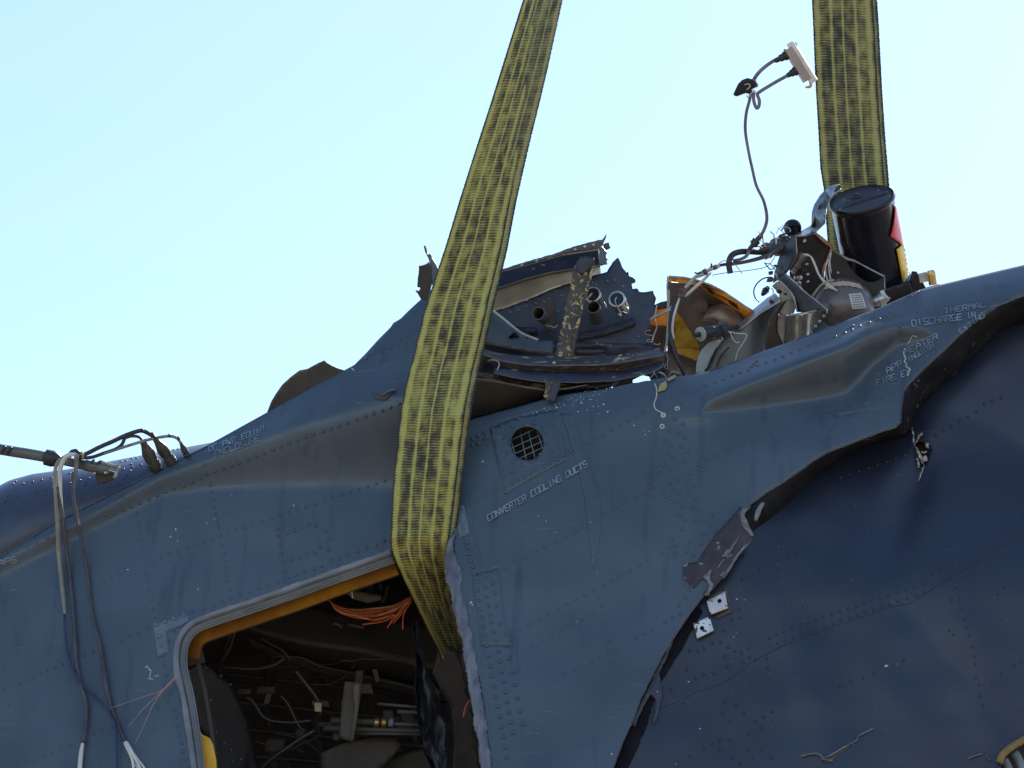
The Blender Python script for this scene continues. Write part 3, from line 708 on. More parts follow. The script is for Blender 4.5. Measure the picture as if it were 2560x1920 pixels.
def fair(u, v):
    pts = T('K', [(820, 590), (950, 580), (1080, 640), (1200, 720), (1330, 830)])
    x = np.interp(u, [0, .25, .5, .75, 1], [p[0] for p in pts]); y = np.interp(u, [0, .25, .5, .75, 1], [p[1] for p in pts])
    R = (14 + 26 * math.sin(math.pi * min(1, u * .8 + .12))) * MM
    a = -1.9 + 3.6 * v
    d = Vector((.5, .0, .86))
    return P(x, y + 26, -.50) + UP * (R * math.cos(a)) - FW * (R * .8 * math.sin(a)) + RT * (R * .55 * math.cos(a))
grid('duct_elbow', fair, 30, 16, mat('scuffed_pale_duct', (.42, .37, .36), (.26, .19, .16), 16, .4, .1, metal=.3, bump=.3), DU, .002)
sheet('insulation_blanket', T('K', [(505, 640), (545, 680), (600, 750), (660, 850), (710, 940), (782, 1035), (760, 1075), (700, 1060), (640, 1075), (560, 1085), (500, 1090), (480, 900)]), lambda x, y: WDu(x, y) + .05 + .006 * noise.noise(Vector((x / 12, y / 12, 0))), INSUL, DU, 4, .01, jag=1.2)
sheet('scorched_blanket', T('K', [(500, 1070), (640, 1060), (760, 1080), (800, 1120), (760, 1220), (700, 1180), (600, 1140), (520, 1130)]), lambda x, y: WDu(x, y) + .06 + .006 * noise.noise(Vector((x / 12, y / 12, 4))), PRIMER, DU, 4, .008, jag=1.5)
sheet('duct_edge_strip', T('K', [(405, 225), (425, 250), (438, 450), (430, 640), (425, 820), (412, 1000), (385, 1135), (362, 1125), (390, 980), (400, 800), (402, 500), (396, 350)]), lambda x, y: -.30, [GREYTUBE, BARE], DU, 5, .006)
sheet('orange_panel', T('K', [(235, 660), (290, 620), (400, 590), (402, 810), (380, 800), (300, 800), (200, 800), (195, 780)]), lambda x, y: -.42, [ORANGEI, DULL], DU, 5, .003, jag=.5)
sheet('charred_panel', T('K', [(265, 560), (330, 530), (402, 515), (402, 600), (290, 622), (235, 665)]), lambda x, y: -.41, [BROWNI, DULL], DU, 5, .003)
sheet('charred_panel', T('K', [(180, 790), (300, 790), (400, 805), (398, 1000), (370, 1140), (420, 1280), (250, 1420), (150, 1350), (120, 1000)]), lambda x, y: -.45, [mat('scorched_orange_metal', (.10, .035, .012), (.02, .015, .012), 14, .5, .1, bump=.4, chips=((.55, .22, .02), 18, .66)), DULL], DU, 6, .003)
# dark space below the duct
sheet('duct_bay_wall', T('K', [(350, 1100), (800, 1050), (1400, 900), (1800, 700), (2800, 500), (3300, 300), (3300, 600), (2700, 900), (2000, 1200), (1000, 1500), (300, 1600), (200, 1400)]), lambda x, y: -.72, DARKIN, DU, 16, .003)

# cable bundle from the wiring down past the duct
CB = root('wire_bundle', 'taped pale and black wire bundle arching down over the duct', 'cable', P(1690, 800, -.25))
tube('black_cable', 'K', [(560, 470, -.27), (490, 560, -.26), (450, 700, -.25), (440, 850, -.24), (470, 1020, -.22), (530, 1200, -.2), (610, 1390, -.2)], [4.5, 5, 5.5, 5.5, 5.5, 6, 6], BLACK, CB, 8, 5)
tube('pale_cable', 'K', [(550, 480, -.26), (515, 580, -.25), (480, 700, -.235), (465, 850, -.23), (485, 960, -.225)], [3, 3.4, 3.4, 3, 2.4], WHITEC, CB, 8, 5)
tube('pale_cable', 'K', [(910, 190, -.26), (830, 270, -.26), (740, 350, -.26), (650, 430, -.26), (590, 480, -.26)], [3, 4, 4, 4, 3], WHITEC, CB, 8, 4)
tube('braided_cable', 'K', [(1010, 115, -.25), (940, 135, -.25), (870, 170, -.25), (800, 210, -.25), (720, 250, -.25), (670, 310, -.25), (610, 370, -.25)], [4, 6, 5, 7, 4.5, 5, 4.5], GREYTUBE, CB, 8, 5)
for x, y, dx, dy, r in ((585, 410, -.6, 1, 10), (570, 450, -.6, 1, 9), (840, 185, -1, .5, 9), (955, 130, -1, .4, 7)):
    a = P(*T('K', [(x - 22 * dx, y - 22 * dy, -.25)])[0]); b = P(*T('K', [(x + 22 * dx, y + 22 * dy, -.25)])[0])
    lathe('tape_wrap', a, b, [(0, 0), (0, r * MM * .9), (.2, r * MM), (.35, r * MM * .85), (.5, r * MM * 1.05), (.7, r * MM * .85), (.85, r * MM), (1, r * MM * .8), (1, 0)], mat('brown_tape' + str(x), (.1, .06, .05), (.2, .18, .17), 60, .5, .1, bump=.3), CB, 12)
for pts in ([(640, 480), (610, 520), (570, 560), (560, 590)], [(600, 480), (640, 500), (600, 530)], [(720, 190), (760, 200), (800, 180)], [(915, 85), (915, 110), (905, 130)]):
    tube('tape_tail', 'K', [(x, y, -.24) for x, y in pts], 2.2, BLACK, CB, 6, 3)
tag(tube('bare_rod', 'K', [(200, 745, -.3), (300, 690, -.29), (400, 630, -.28), (480, 575, -.27)], [2.5, 3.5, 3.5, 3], GREYTUBE, None, 8, 3, base=P(1640, 790, -.3)), 'short grey rod leaning from the jagged deck plate to the taped cable', 'rod')

CL = root('roof_debris', 'loose torn scraps and thin wires tangled between the duct and the bulkhead', 'debris', P(1960, 700, -.3))
rr_ = random.Random(3)
for k in range(16):
    x, y = rr_.uniform(420, 700), rr_.uniform(560, 900); pts = []
    a = rr_.uniform(0, 6.28); z = rr_.uniform(-.4, -.26)
    for j in range(5):
        pts.append((x, y, z)); a += rr_.uniform(-.9, .9); l = rr_.uniform(14, 40); x += l * math.cos(a); y += l * math.sin(a); z += rr_.uniform(-.01, .01)
    tube('loose_wire', 'D', pts, rr_.uniform(.8, 1.9), rr_.choice([BLACK, GREYW, WHITEC, BLACK, STEEL]), CL, 5, 4)
for k in range(14):
    x, y = rr_.uniform(440, 640), rr_.uniform(700, 1000) ; n = rr_.randint(4, 6); r0 = rr_.uniform(8, 24)
    sheet('metal_scrap', T('D', [(x + r0 * rr_.uniform(.5, 1.5) * math.cos(6.28 * j / n), y + r0 * rr_.uniform(.4, 1.2) * math.sin(6.28 * j / n)) for j in range(n)]),
          lambda X, Y, q=rr_.uniform(-3, 3), z=rr_.uniform(-.31, -.25), x0=x: z + q * .001 * (X - 1760 - x0 * S8), [rr_.choice([HORNM, GREYMET, BROWNI, BLACK]), BARE], CL, 5, .002, jag=.6)
for k in range(9):
    x, y = 660 + rr_.uniform(-30, 30), 700 + rr_.uniform(-40, 200)
    c = P(*T('D', [(x, y, -.37)])[0]); lathe('clamp_fitting', c, c + Vector((rr_.uniform(-1, 1), rr_.uniform(-1, 0), rr_.uniform(-1, 1))).normalized() * .02, [(0, 0), (0, .005), (.4, .006), (.42, .009), (.8, .009), (1, .005), (1, 0)], rr_.choice([STEEL, BLACK, BRASS]), CL, 8)
for pts, r in (([(420, 1385), (470, 1330), (560, 1350), (600, 1300)], 1.6), ([(395, 1130), (415, 1180), (405, 1250), (420, 1300), (370, 1280), (395, 1240)], 1.2), ([(300, 1340), (350, 1350), (400, 1400)], 2), ([(260, 1320), (235, 1380), (200, 1400)], 1.5), ([(230, 1300), (290, 1400)], 1.2)):
    tube('loose_wire', 'K', [(x, y, -.2) for x, y in pts], r, BARE, CL, 5, 4)
# ------------------------------------------------------------------ fairing fin and brackets
FI = root('bent_fairing', 'bent grey fairing fin with bright upper edge leaning over the roof', 'fairing', P(1880, 900, -.3))
sheet('fin_panel', T('K', [(830, 1345), (930, 1150), (1050, 980), (1200, 850), (1300, 770), (1470, 650), (1640, 560), (1800, 490), (1740, 560), (1690, 640), (1660, 740), (1660, 830), (1690, 930), (1745, 1025), (1760, 1120), (1500, 1200), (980, 1350)]),
      lambda x, y: -.30 - .000012 * max(0, (x - 1850)) ** 2 * .9 + .2 * MM * (y - 850), [GREYMET, BARE], FI, 6, .003)
rows_sheet('fin_top_flange', [('K', [(1180, 830), (1230, 800), (1300, 712), (1400, 610), (1560, 478), (1650, 425)], -.36), ('K', [(1230, 850), (1350, 762), (1470, 662), (1600, 585), (1695, 530), (1712, 500)], -.29)], [STEEL, BARE], 30, 5, FI, .003)
sheet('fin_painted_shade', T('K', [(1690, 560), (1800, 495), (1745, 570), (1695, 650), (1668, 760), (1680, 900), (1745, 1030), (1760, 1120), (1560, 1170), (1530, 1000), (1560, 800), (1600, 680)]), lambda x, y: -.288, [mat('fin_shade_brown', (.03, .02, .015), (.012, .01, .01), 8, .35, .1, bump=.2), BARE], FI, 6, .003)  # dark sheet paints in the shaded right side of the fin
sheet('pale_disc_edge', T('K', [(735, 1345), (738, 1260), (755, 1180), (800, 1080), (880, 1000), (960, 968), (1005, 962), (1010, 1000), (950, 1085), (900, 1180), (860, 1280), (830, 1345)]), lambda x, y: -.26 + .0015 * (x - 1760), [mat('pale_grey_disc', (.38, .42, .42), (.28, .31, .31), 10, .4, .1, bump=.1), BARE], FI, 5, .004)
for pts in ([(1000, 1040), (960, 1100), (930, 1180), (870, 1290)], [(1010, 1000), (940, 1130), (900, 1200), (840, 1330)], [(1120, 1050), (1050, 1120), (1000, 1200), (975, 1270)]):
    tube('cracked_sealant', 'K', [(x, y, -.255) for x, y in pts], 2.2, BLACK, FI, 6, 3)
for pts in ([(1040, 860), (1100, 870), (1200, 890), (1310, 900), (1318, 930), (1280, 1000), (1230, 1080), (1205, 1140), (1192, 1210)], [(1130, 880), (1165, 960), (1200, 995), (1240, 995)], [(1060, 870), (1030, 920), (1040, 960), (1000, 1000), (990, 1050)]):
    tag(tube('lacing_cord', 'K', [(x, y, -.24) for x, y in pts], 1.4, WHITEC, None, 5, 4, base=P(1850, 880, -.25)), 'longest loose cord, bent at a sharp corner across the grey fairing fin' if len(pts) > 5 and pts[0][0] == 1040 else 'short cord curling up at its end beside the black cylinder fitting' if pts[0][0] == 1130 else 'short wavy cord hanging left of the fin below the black fitting', 'cord', 'lacing cords on the fairing fin')
PL = root('black_cylinder_fitting', 'short black cylinder fitting with pale end ring beside the grey fin', 'fitting', P(1790, 830, -.2))
pa, pb = P(*T('K', [(1215, 812, -.3)])[0]), P(*T('K', [(720, 915, -.17)])[0])
q = 18 * MM
lathe('body', pa, pb, [(0, 0), (0, q * .35), (.32, q * .4), (.34, q * .6), (.4, q * .95), (.84, q), (.86, q * .9)], BLACK, PL, 20)
lathe('end_ring', pa, pb, [(.845, q * 1.02), (.875, q * 1.02), (.88, q * .8), (.885, q * .35)], GREYTUBE, PL, 20)
lathe('nozzle', pa, pb, [(.88, 0), (.88, q * .38), (.97, q * .34), (.975, q * .22), (1, q * .14), (1, 0)], BLACK, PL, 12)
lathe('clamp', pa, pb, [(.34, q * .95), (.36, q * 1.15), (.42, q * 1.15), (.44, q * .95)], NAVYIN, PL, 16)

HB = root('horn_bracket', 'polished horn shaped bracket with riveted cup between fin and round bottle', 'bracket', P(1990, 800, -.3))
sheet('painted_arm_shade', T('D', [(560, 870), (650, 880), (760, 980), (850, 1050), (760, 1060), (640, 1050), (620, 960)]), lambda x, y: -.34, BLACKG, HB, 6, .004)  # black sheet painted as the shade in the void below the arm
sheet('bracket_arm', T('D', [(505, 820), (560, 785), (600, 830), (700, 920), (790, 990), (838, 1030), (760, 1045), (700, 1050), (640, 1050), (665, 1050), (650, 990), (620, 920), (560, 865)]), lambda x, y: -.22 + .0007 * (x - 1990), [HORNM, BARE], HB, 5, .004)
def cup(u, v):
    tp = [(585, 1078), (660, 1062), (740, 1048), (838, 1032)]
    btm = [(560, 1290), (640, 1265), (715, 1245), (745, 1190), (845, 1095)]
    x0, y0 = np.interp(u, [0, .33, .66, 1], [p[0] for p in tp]), np.interp(u, [0, .33, .66, 1], [p[1] for p in tp])
    x1, y1 = np.interp(u, [0, .3, .6, .8, 1], [p[0] for p in btm]), np.interp(u, [0, .3, .6, .8, 1], [p[1] for p in btm])
    (x, y), = T('D', [(x0 + (x1 - x0) * v, y0 + (y1 - y0) * v)])
    return P(x, y, -.30 + .13 * math.sin(math.pi * (u * .85 + .1)) - .03 * v)
cupo = grid('riveted_cup', cup, 24, 12, [mat('polished_bracket', (.5, .47, .4), (.3, .26, .18), 12, .25, .08, metal=.75, bump=.2), BARE], HB, .004)
for x, y in ((830, 1080), (800, 1115), (770, 1150), (740, 1190), (722, 1222), (735, 1235)):
    c = P(*T('D', [(x, y, -.165)])[0]); lathe('rivet', c, c - FW * .006, [(0, .0055), (.6, .0045), (1, .001)], BARE, cupo, 8)
tube('cup_rim', 'D', [(575, 1085, -.23), (600, 1075, -.22), (700, 1058, -.18), (838, 1030, -.2), (846, 1062, -.2)], 3.2, BARE, HB, 8, 4)
tube('arm_flange', 'D', [(560, 785, -.2), (610, 830, -.2), (700, 915, -.2), (790, 985, -.2), (838, 1030, -.2)], 2.6, BARE, HB, 6, 4)
tube('arm_flange', 'D', [(505, 820, -.23), (570, 880, -.21), (620, 950, -.2), (645, 1045, -.2)], 2.2, BARE, HB, 6, 4)
sheet('wrapped_support', T('D', [(470, 870), (505, 840), (545, 850), (600, 890), (635, 950), (640, 1010), (620, 1062), (575, 1070), (530, 1100), (505, 1010), (520, 930)]), lambda x, y: -.33 + .03 * math.sin((x - 1930) / 18), [BEIGE, BEIGE], HB, 5, .02, jag=.8)
sheet('bracket_leg', T('D', [(505, 1080), (540, 1060), (575, 1075), (560, 1180), (552, 1280), (520, 1230), (500, 1180)]), lambda x, y: -.30, [mat('rusty_leg', (.14, .08, .05), (.3, .28, .24), 10, .4, .1, metal=.4, bump=.3), BARE], HB, 5, .006)
lathe('rubber_boot', P(*T('D', [(405, 930, -.32)])[0]), P(*T('D', [(440, 885, -.36)])[0]), [(0, 0), (0, .006), (.3, .009), (.6, .012), (.62, .008), (1, .008), (1, 0)], BLACK, HB, 14)

# ------------------------------------------------------------------ torn bulkhead plates
BP = root('torn_bulkhead', 'torn brown bulkhead plates standing between the wiring and the black canister', 'panel', P(2080, 680, -.45))
sheet('bulkhead_plate', T('D', [(640, 528), (700, 500), (780, 500), (800, 520), (840, 560), (885, 590), (885, 650), (860, 690), (835, 740), (820, 900), (740, 980), (600, 960), (590, 780), (620, 700)]), lambda x, y: -.46, [mat('dark_brown_bulkhead', (.028, .019, .014), (.014, .010, .010), 8, .6, .1, bump=.3), BARE], BP, 6, .004, jag=1)
sheet('bulkhead_plate', T('D', [(890, 628), (960, 660), (1040, 700), (1100, 725), (1180, 770), (1246, 805), (1250, 900), (1220, 1010), (900, 1050), (740, 980), (820, 880), (850, 700)]), lambda x, y: -.42 + .0003 * (x - 2150), [mat('grey_brown_bulkhead', (.05, .042, .036), (.03, .026, .024), 8, .6, .1, bump=.2), BARE], BP, 6, .004)
tube('bulkhead_flange', 'D', [(890, 628, -.41), (950, 658, -.4), (990, 685, -.4), (1040, 698, -.39), (1130, 745, -.38), (1246, 806, -.37)], [1.5, 2.5, 5, 3, 2.5, 3], BARE, BP, 6, 4)
tube('bulkhead_flange', 'D', [(1248, 806, -.37), (1249, 860, -.37), (1250, 905, -.37)], 1.5, BARE, BP, 6, 2)
tube('rusty_torn_edge', 'D', [(760, 500, -.45), (800, 530, -.44), (850, 575, -.44), (882, 600, -.44), (872, 650, -.44), (855, 700, -.44), (828, 745, -.44), (820, 800, -.44)], [2, 4, 5, 4, 4, 5, 3, 2], mat('rust_edge', (.5, .22, .09), (.6, .5, .4), 40, .6, .1, bump=.4), BP, 6, 3)
sheet('edge_blade', T('D', [(622, 520), (632, 530), (640, 640), (625, 690), (600, 735), (568, 780), (520, 820), (475, 850), (485, 790), (510, 700), (530, 640), (560, 580)]), lambda x, y: -.30 + .0016 * (x - 1965), [HORNM, BARE], BP, 5, .004)['label'] = 'bright bent edge blade'
for x, y in ((700, 560), (715, 720), (720, 790), (720, 840), (925, 780)):
    c = P(*T('D', [(x, y, -.39)])[0]); lathe('bolt_head', c + FW * .01, c - FW * .012, [(0, .006), (.6, .006), (1, .003), (1, 0)], STEEL, BP, 8)
lathe('plug_connector', P(*T('D', [(610, 775, -.3)])[0]), P(*T('D', [(690, 650, -.3)])[0]), [(0, 0), (0, .012), (.25, .013), (.27, .017), (.5, .017), (.52, .013), (.8, .015), (1, .013), (1, 0)], mat('brown_connector', (.09, .07, .055), (.2, .18, .16), 40, .4, .1, metal=.4, bump=.1), BP, 14)

ST = root('crumpled_strap', 'crumpled bright metal strap curling up beside the black canister', 'strap', P(2040, 560, -.3))
rows_sheet('strap_face', [('D', [(940, 165), (900, 170), (858, 185), (815, 245), (790, 300), (765, 370), (755, 420), (735, 455), (690, 480), (628, 518)], lambda u: -.36 + .03 * math.sin(u * 14)),
                          ('D', [(945, 200), (905, 232), (862, 290), (848, 330), (838, 390), (832, 440), (800, 470), (760, 505), (700, 522), (635, 524)], lambda u: -.28 + .03 * math.sin(u * 14 + 1))], [mat('crumpled_aluminium', (.30, .31, .3), (.16, .17, .17), 14, .28, .1, metal=.7, bump=.5, bscale=25), BARE], 60, 8, ST, .003)
rows_sheet('strap_side', [('D', [(858, 185), (800, 245), (760, 310), (745, 360), (742, 440), (735, 460)], -.37), ('D', [(860, 240), (812, 262), (792, 310), (768, 370), (755, 420), (738, 455)], -.33)], [PATCH, BARE], 30, 4, ST, .003)
sheet('black_tab', T('D', [(912, 190), (940, 168), (952, 208), (935, 215), (908, 230), (900, 215)]), lambda x, y: -.27, BLACK, ST, 4, .006)

# wiring by the strap
WR = root('wiring_harness', 'tangled wiring harness and grey connector shell left of the bulkhead', 'wiring', P(1950, 620, -.35))
lathe('connector_shell', P(*T('J', [(610, 960, -.35)])[0]), P(*T('J', [(860, 870, -.42)])[0]), [(0, 0), (0, .024), (.12, .027), (.2, .02), (.45, .024), (.5, .03), (.95, .03), (1, .02), (1, 0)], mat('dark_grey_shell', (.09, .09, .08), (.14, .13, .12), 14, .4, .1, metal=.4, bump=.1), WR, 18)
lathe('round_lens', P(*T('J', [(930, 715, -.38)])[0]), P(*T('J', [(925, 655, -.44)])[0]), [(0, 0), (0, .016), (.15, .026), (.3, .029), (.45, .029), (.45, .024), (.3, .02), (.25, 0)], BLACKG, WR, 22)
tube('lens_rim', 'J', [(800, 720, -.36), (830, 680, -.36), (880, 690, -.36), (905, 720, -.36), (890, 745, -.36)], 2.2, BARE, WR, 6, 3)
for k, (dy, r) in enumerate(((0, 1.6), (14, 1.4), (28, 1.6), (40, 1.3))):
    tube('thin_wire', 'J', [(940, 780 + dy, -.34), (850, 850 + dy, -.33), (740, 920 + dy, -.31), (620, 1000 + dy * .8, -.3), (430, 1060 + dy * .6, -.28), (250, 1095 + dy * .5, -.27), (110, 1110 + dy * .4, -.26), (0, 1145 + dy * .4, -.25)], r + .8, GREYW if k % 2 else BLACK, WR, 6, 4)
tube('thin_wire', 'J', [(750, 960, -.32), (700, 1060, -.31), (620, 1140, -.3), (420, 1180, -.28), (180, 1205, -.26), (0, 1235, -.25)], 1.1, GREYW, WR, 5, 5)
tube('thin_wire', 'J', [(70, 1110, -.25), (130, 1070, -.25), (230, 1085, -.25), (290, 1140, -.25), (345, 1215, -.25)], 1.1, GREYW, WR, 5, 4)
tube('thin_wire', 'J', [(900, 745, -.36), (830, 760, -.35), (770, 790, -.35), (850, 800, -.35), (930, 770, -.35)], 2.5, BLACK, WR, 6, 4)
tube('looped_wire', 'J', [(700, 1255, -.34), (600, 1270, -.33), (520, 1330, -.33), (482, 1410, -.33), (495, 1490, -.33), (545, 1545, -.33)], 1.8, BLACK, WR, 6, 5)
tube('thin_wire', 'J', [(740, 760, -.35), (770, 700, -.35), (830, 660, -.36), (880, 650, -.36)], .8, GREYW, WR, 5, 4)
tag(tube('thick_hose', 'J', [(620, 970, -.34), (520, 968, -.32), (420, 962, -.3), (330, 965, -.29), (250, 990, -.28), (205, 1045, -.27), (195, 1120, -.27), (212, 1215, -.27)], 7.8, BLACK, None, 14, 5, base=P(1850, 640, -.3)), 'thick black hose elbow with open end hanging in the air', 'hose')

CO = root('flexible_conduit', 'thin flexible conduit rising free into the sky with a pale connector block on top', 'conduit', P(1880, 600, -.3))
tube('conduit', 'J', [(240, 1068, -.27), (330, 1050, -.27), (400, 1010, -.27), (440, 930, -.28), (500, 850, -.28), (560, 780, -.27), (612, 680, -.26), (632, 560, -.25), (595, 380, -.23), (510, 200, -.21), (462, 0, -.2), (425, -170, -.19), (385, -420, -.17), (393, -620, -.16), (432, -780, -.15), (455, -920, -.14), (490, -1030, -.13), (570, -1130, -.12), (700, -1228, -.11), (850, -1300, -.1)],
     [4, 4, 4.5, 4.5, 4.5, 4.5, 4.4, 4.2, 4, 3.9, 3.8, 3.8, 4, 4, 4, 4.4, 4.8, 4.8, 4.6, 5], mat('purple_grey_conduit', (.10, .09, .13), (.2, .19, .22), 30, .35, .1, bump=.1), CO, 10, 6)
tube('conduit_branch', 'I', [(960, 545, -.1), (850, 605, -.1), (750, 660, -.11), (640, 725, -.12), (560, 775, -.12), (525, 810, -.12), (545, 880, -.12), (542, 940, -.12), (520, 970, -.12), (495, 935, -.12), (478, 860, -.12), (485, 790, -.12)], 4.4, MATS['purple_grey_conduit'], CO, 10, 5)
for a, b in (((720, 430), (870, 355)), ((860, 600), (975, 535))):
    A_, B_ = P(*T('I', [(*a, -.1)])[0]), P(*T('I', [(*b, -.1)])[0])
    lathe('strain_relief', A_, B_, [(0, .005), (.1, .008), (.4, .009), (.42, .012), (.7, .012), (.72, .015), (1, .015), (1, 0)], BLACK, CO, 14)
A_, B_ = P(*T('J', [(425, 940, -.275)])[0]), P(*T('J', [(575, 765, -.275)])[0])
lathe('ferrule', A_, B_, [(0, .006), (.3, .008), (.32, .013), (.62, .014), (.64, .009), (1, .007), (1, 0)], BLACK, CO, 14)
c0 = P(*T('I', [(985, 470, -.1)])[0]); dax = (P(*T('I', [(1105, 650, -.1)])[0]) - P(*T('I', [(870, 270, -.1)])[0])).normalized()
dn = dax.cross(FW).normalized()
cb = obox('connector_block', c0, dax * .058, dn * .0125, FW * .03, mat('pink_grey_block', (.38, .30, .28), (.3, .24, .22), 20, .5, .1, bump=.1), CO, .002)
fl = P(*T('I', [(1040, 440, -.12)])[0])
obox('block_flange', fl, dax * .072, dn * .012, FW * .045 + dn * .006, mat('pale_flange', (.75, .72, .68), (.6, .55, .5), 30, .4, .1, bump=.1), CO, .002)
tube('flange_hook', 'I', [(1125, 640, -.1), (1140, 690, -.1), (1125, 725, -.1), (1075, 728, -.1)], [4, 4, 3.5, 2], BRASS, CO, 6, 3)
tube('flange_ring', 'I', [(905, 240, -.1), (925, 218, -.1), (955, 215, -.1), (975, 240, -.1), (970, 262, -.1)], 2.2, STEEL, CO, 6, 4)
tube('orange_plug', 'I', [(825, 300, -.1), (850, 310, -.1), (860, 330, -.1)], [3, 4.5, 3], BRASS, CO, 8, 3)
sheet('conduit_clamp', T('I', [(243, 812), (262, 770), (300, 690), (345, 645), (405, 622), (470, 638), (505, 690), (498, 722), (470, 735), (425, 760), (400, 800), (385, 790), (330, 808), (268, 832)]), lambda x, y: -.12 + .0006 * (x - 1860), BLACKG, CO, 4, .02)
for pts in ([(470, 640), (505, 655), (498, 670)], [(375, 700), (420, 690), (440, 720), (400, 760)], [(400, 820), (420, 850), (450, 800), (500, 770)], [(480, 760), (500, 790), (490, 820)]):
    tube('clamp_wire', 'I', [(x, y, -.11) for x, y in pts], 1.6, STEEL, CO, 6, 3)

# ------------------------------------------------------------------ black canister
CAN = root('black_canister', 'black canister with flat lid, red diamond and yellow label below the right sling', 'canister', P(2230, 740, -.45))
tc_ = P(*T('D', [(1092, 274, -.40)])[0]); R = 85 * MM
axs = (RT * .235 - UP * .97).normalized()
axd = (axs * math.cos(math.radians(24)) + FW * math.sin(math.radians(24))).normalized()   # towards its foot
LC = .37
bc_ = tc_ + axd * LC
lathe('can_body', tc_, bc_, [(.0, R * .93), (-.008, R * .94), (-.012, R * .99), (.0, R * 1.02), (.02, R * 1.02), (.035, R * .985), (.05, R * .97), (.60, R * .97), (.78, R * .97), (.785, R * 1.0), (.80, R * 1.0), (.81, R * .97), (1, R * .97), (1, 0)], BLACKG, CAN, 64)
lid = lathe('can_lid', tc_, bc_, [(.012, 0), (.012, R * .93), (0, R * .94)], mat('dull_blue_black_lid', (.035, .045, .07), (.05, .06, .085), 14, .4, .1, bump=.2), CAN, 48)
ln = -axd
lu = (RT - ln * RT.dot(ln)).normalized(); lv = ln.cross(lu)
lc = tc_ + axd * (.012 * LC)
def lidp(a, b): return lc + lu * (a * R) + lv * (b * R)
for a0, b0, a1, b1, wd in ((-.6, -.28, .75, .10, .012), (-.4, -.12, .8, .2, .012)):
    A_, B_ = lidp(a0, b0), lidp(a1, b1); d = (B_ - A_)
    obox('lid_ridge', (A_ + B_) / 2, d / 2, lv * .0016, ln * .002, BLACK, CAN, .0006)
for i in range(22):
    r_ = i // 8
    a = -.55 + (i % 8) * .14 + .05 * r_; b = -.14 + .12 * r_ + (i % 8) * .035
    c = lidp(a, b)
    obox('lid_emboss', c, lu * random.uniform(.002, .0045), lv * .0022, ln * .0012, BLACK, CAN, .0004)
for a, b in ((-.72, -.38), (-.6, -.6), (.1, -.85), (-.1, .62), (.55, .6), (.8, .3), (-.55, .35), (.85, -.1)):
    c = lidp(a, b); lathe('lid_screw', c, c + ln * .003, [(0, .0035), (.7, .003), (1, 0)], STEEL, CAN, 8)
c = lidp(-.18, .42); lathe('lid_cap', c, c + ln * .004, [(0, .019), (.7, .019), (1, .016), (.4, .013), (.4, 0)], BLACK, CAN, 20)
def canp(th, t, off=.0012, rr=.97):      # th: angle from the side facing the camera, + to the right
    f = (-FW + axd * FW.dot(axd)).normalized(); s = (RT - axd * RT.dot(axd)).normalized()
    return tc_ + axd * (t * LC) + (f * math.cos(th) + s * math.sin(th)) * (R * rr + off)
def can_patch(name, quad, m):
    def fn(u, v):
        (a, b, c, d) = quad
        th = (a[0] * (1 - u) + b[0] * u) * (1 - v) + (d[0] * (1 - u) + c[0] * u) * v
        t = (a[1] * (1 - u) + b[1] * u) * (1 - v) + (d[1] * (1 - u) + c[1] * u) * v
        return canp(th, t)
    return grid(name, fn, 12, 12, m, CAN, .0006)
can_patch('red_diamond', [(1.2, .06), (2.0, .29), (1.35, .52), (.58, .30)], RED)
yl = can_patch('yellow_label', [(.74, .44), (1.9, .44), (1.9, .74), (.74, .74)], YEL)
for th, t, w_, h_ in ((1.25, .5, .02, .012), (1.3, .56, .1, .006), (1.28, .60, .14, .005), (1.32, .64, .1, .005), (1.2, .69, .03, .01), (1.35, .52, .05, .014)):
    def fn(u, v, th=th, t=t, w_=w_, h_=h_): return canp(th + w_ * (u - .5) * 2, t + h_ * (v - .5) * 2, .0022)
    grid('label_print', fn, 4, 2, BLACK, yl, .0003)
lathe('clamp_band', tc_, bc_, [(.80, R * .98), (.80, R * 1.03), (.83, R * 1.04), (.86, R * 1.03), (.86, R * .98)], mat('dark_clamp_band', (.02, .02, .03), (.04, .04, .05), 20, .25, .05, metal=.5, bump=.05), CAN, 48)
sheet('foot_flange', T('Q', [(925, 450), (975, 455), (1000, 500), (1060, 600), (1090, 660), (1110, 750), (1000, 800), (880, 830), (900, 640)]), lambda x, y: -.42, BLACKG, CAN, 6, .03)
sheet('foot_base', T('Q', [(600, 650), (900, 560), (940, 700), (1000, 740), (900, 830), (700, 900), (560, 960)]), lambda x, y: -.40, BLACKG, CAN, 7, .05)

BR = root('brass_valve', 'brass hex valve fitting beside the foot of the black canister', 'valve', P(2340, 720, -.4))
lathe('valve_stem', P(*T('Q', [(1165, 610, -.40)])[0]), P(*T('Q', [(1140, 440, -.40)])[0]), [(0, 0), (0, 11 * MM), (.62, 11 * MM), (.64, 12 * MM), (.9, 11 * MM), (1, 9 * MM), (1, 5 * MM), (.9, 0)], BRASS, BR, 8)
hx = P(*T('Q', [(1165, 668, -.40)])[0]); obox('hex_block', hx, (RT * .97 + UP * .25) * .024, (UP * .97 - RT * .25) * .014, FW * .022, BRASS, BR, .003)
obox('valve_plate', P(*T('Q', [(1048, 525, -.42)])[0]), (RT * .97 + UP * .25) * .014, (UP * .97 - RT * .2) * .016, FW * .012, mat('pale_valve_plate', (.6, .58, .5), (.4, .38, .3), 30, .4, .1, metal=.4, bump=.1), BR, .002)

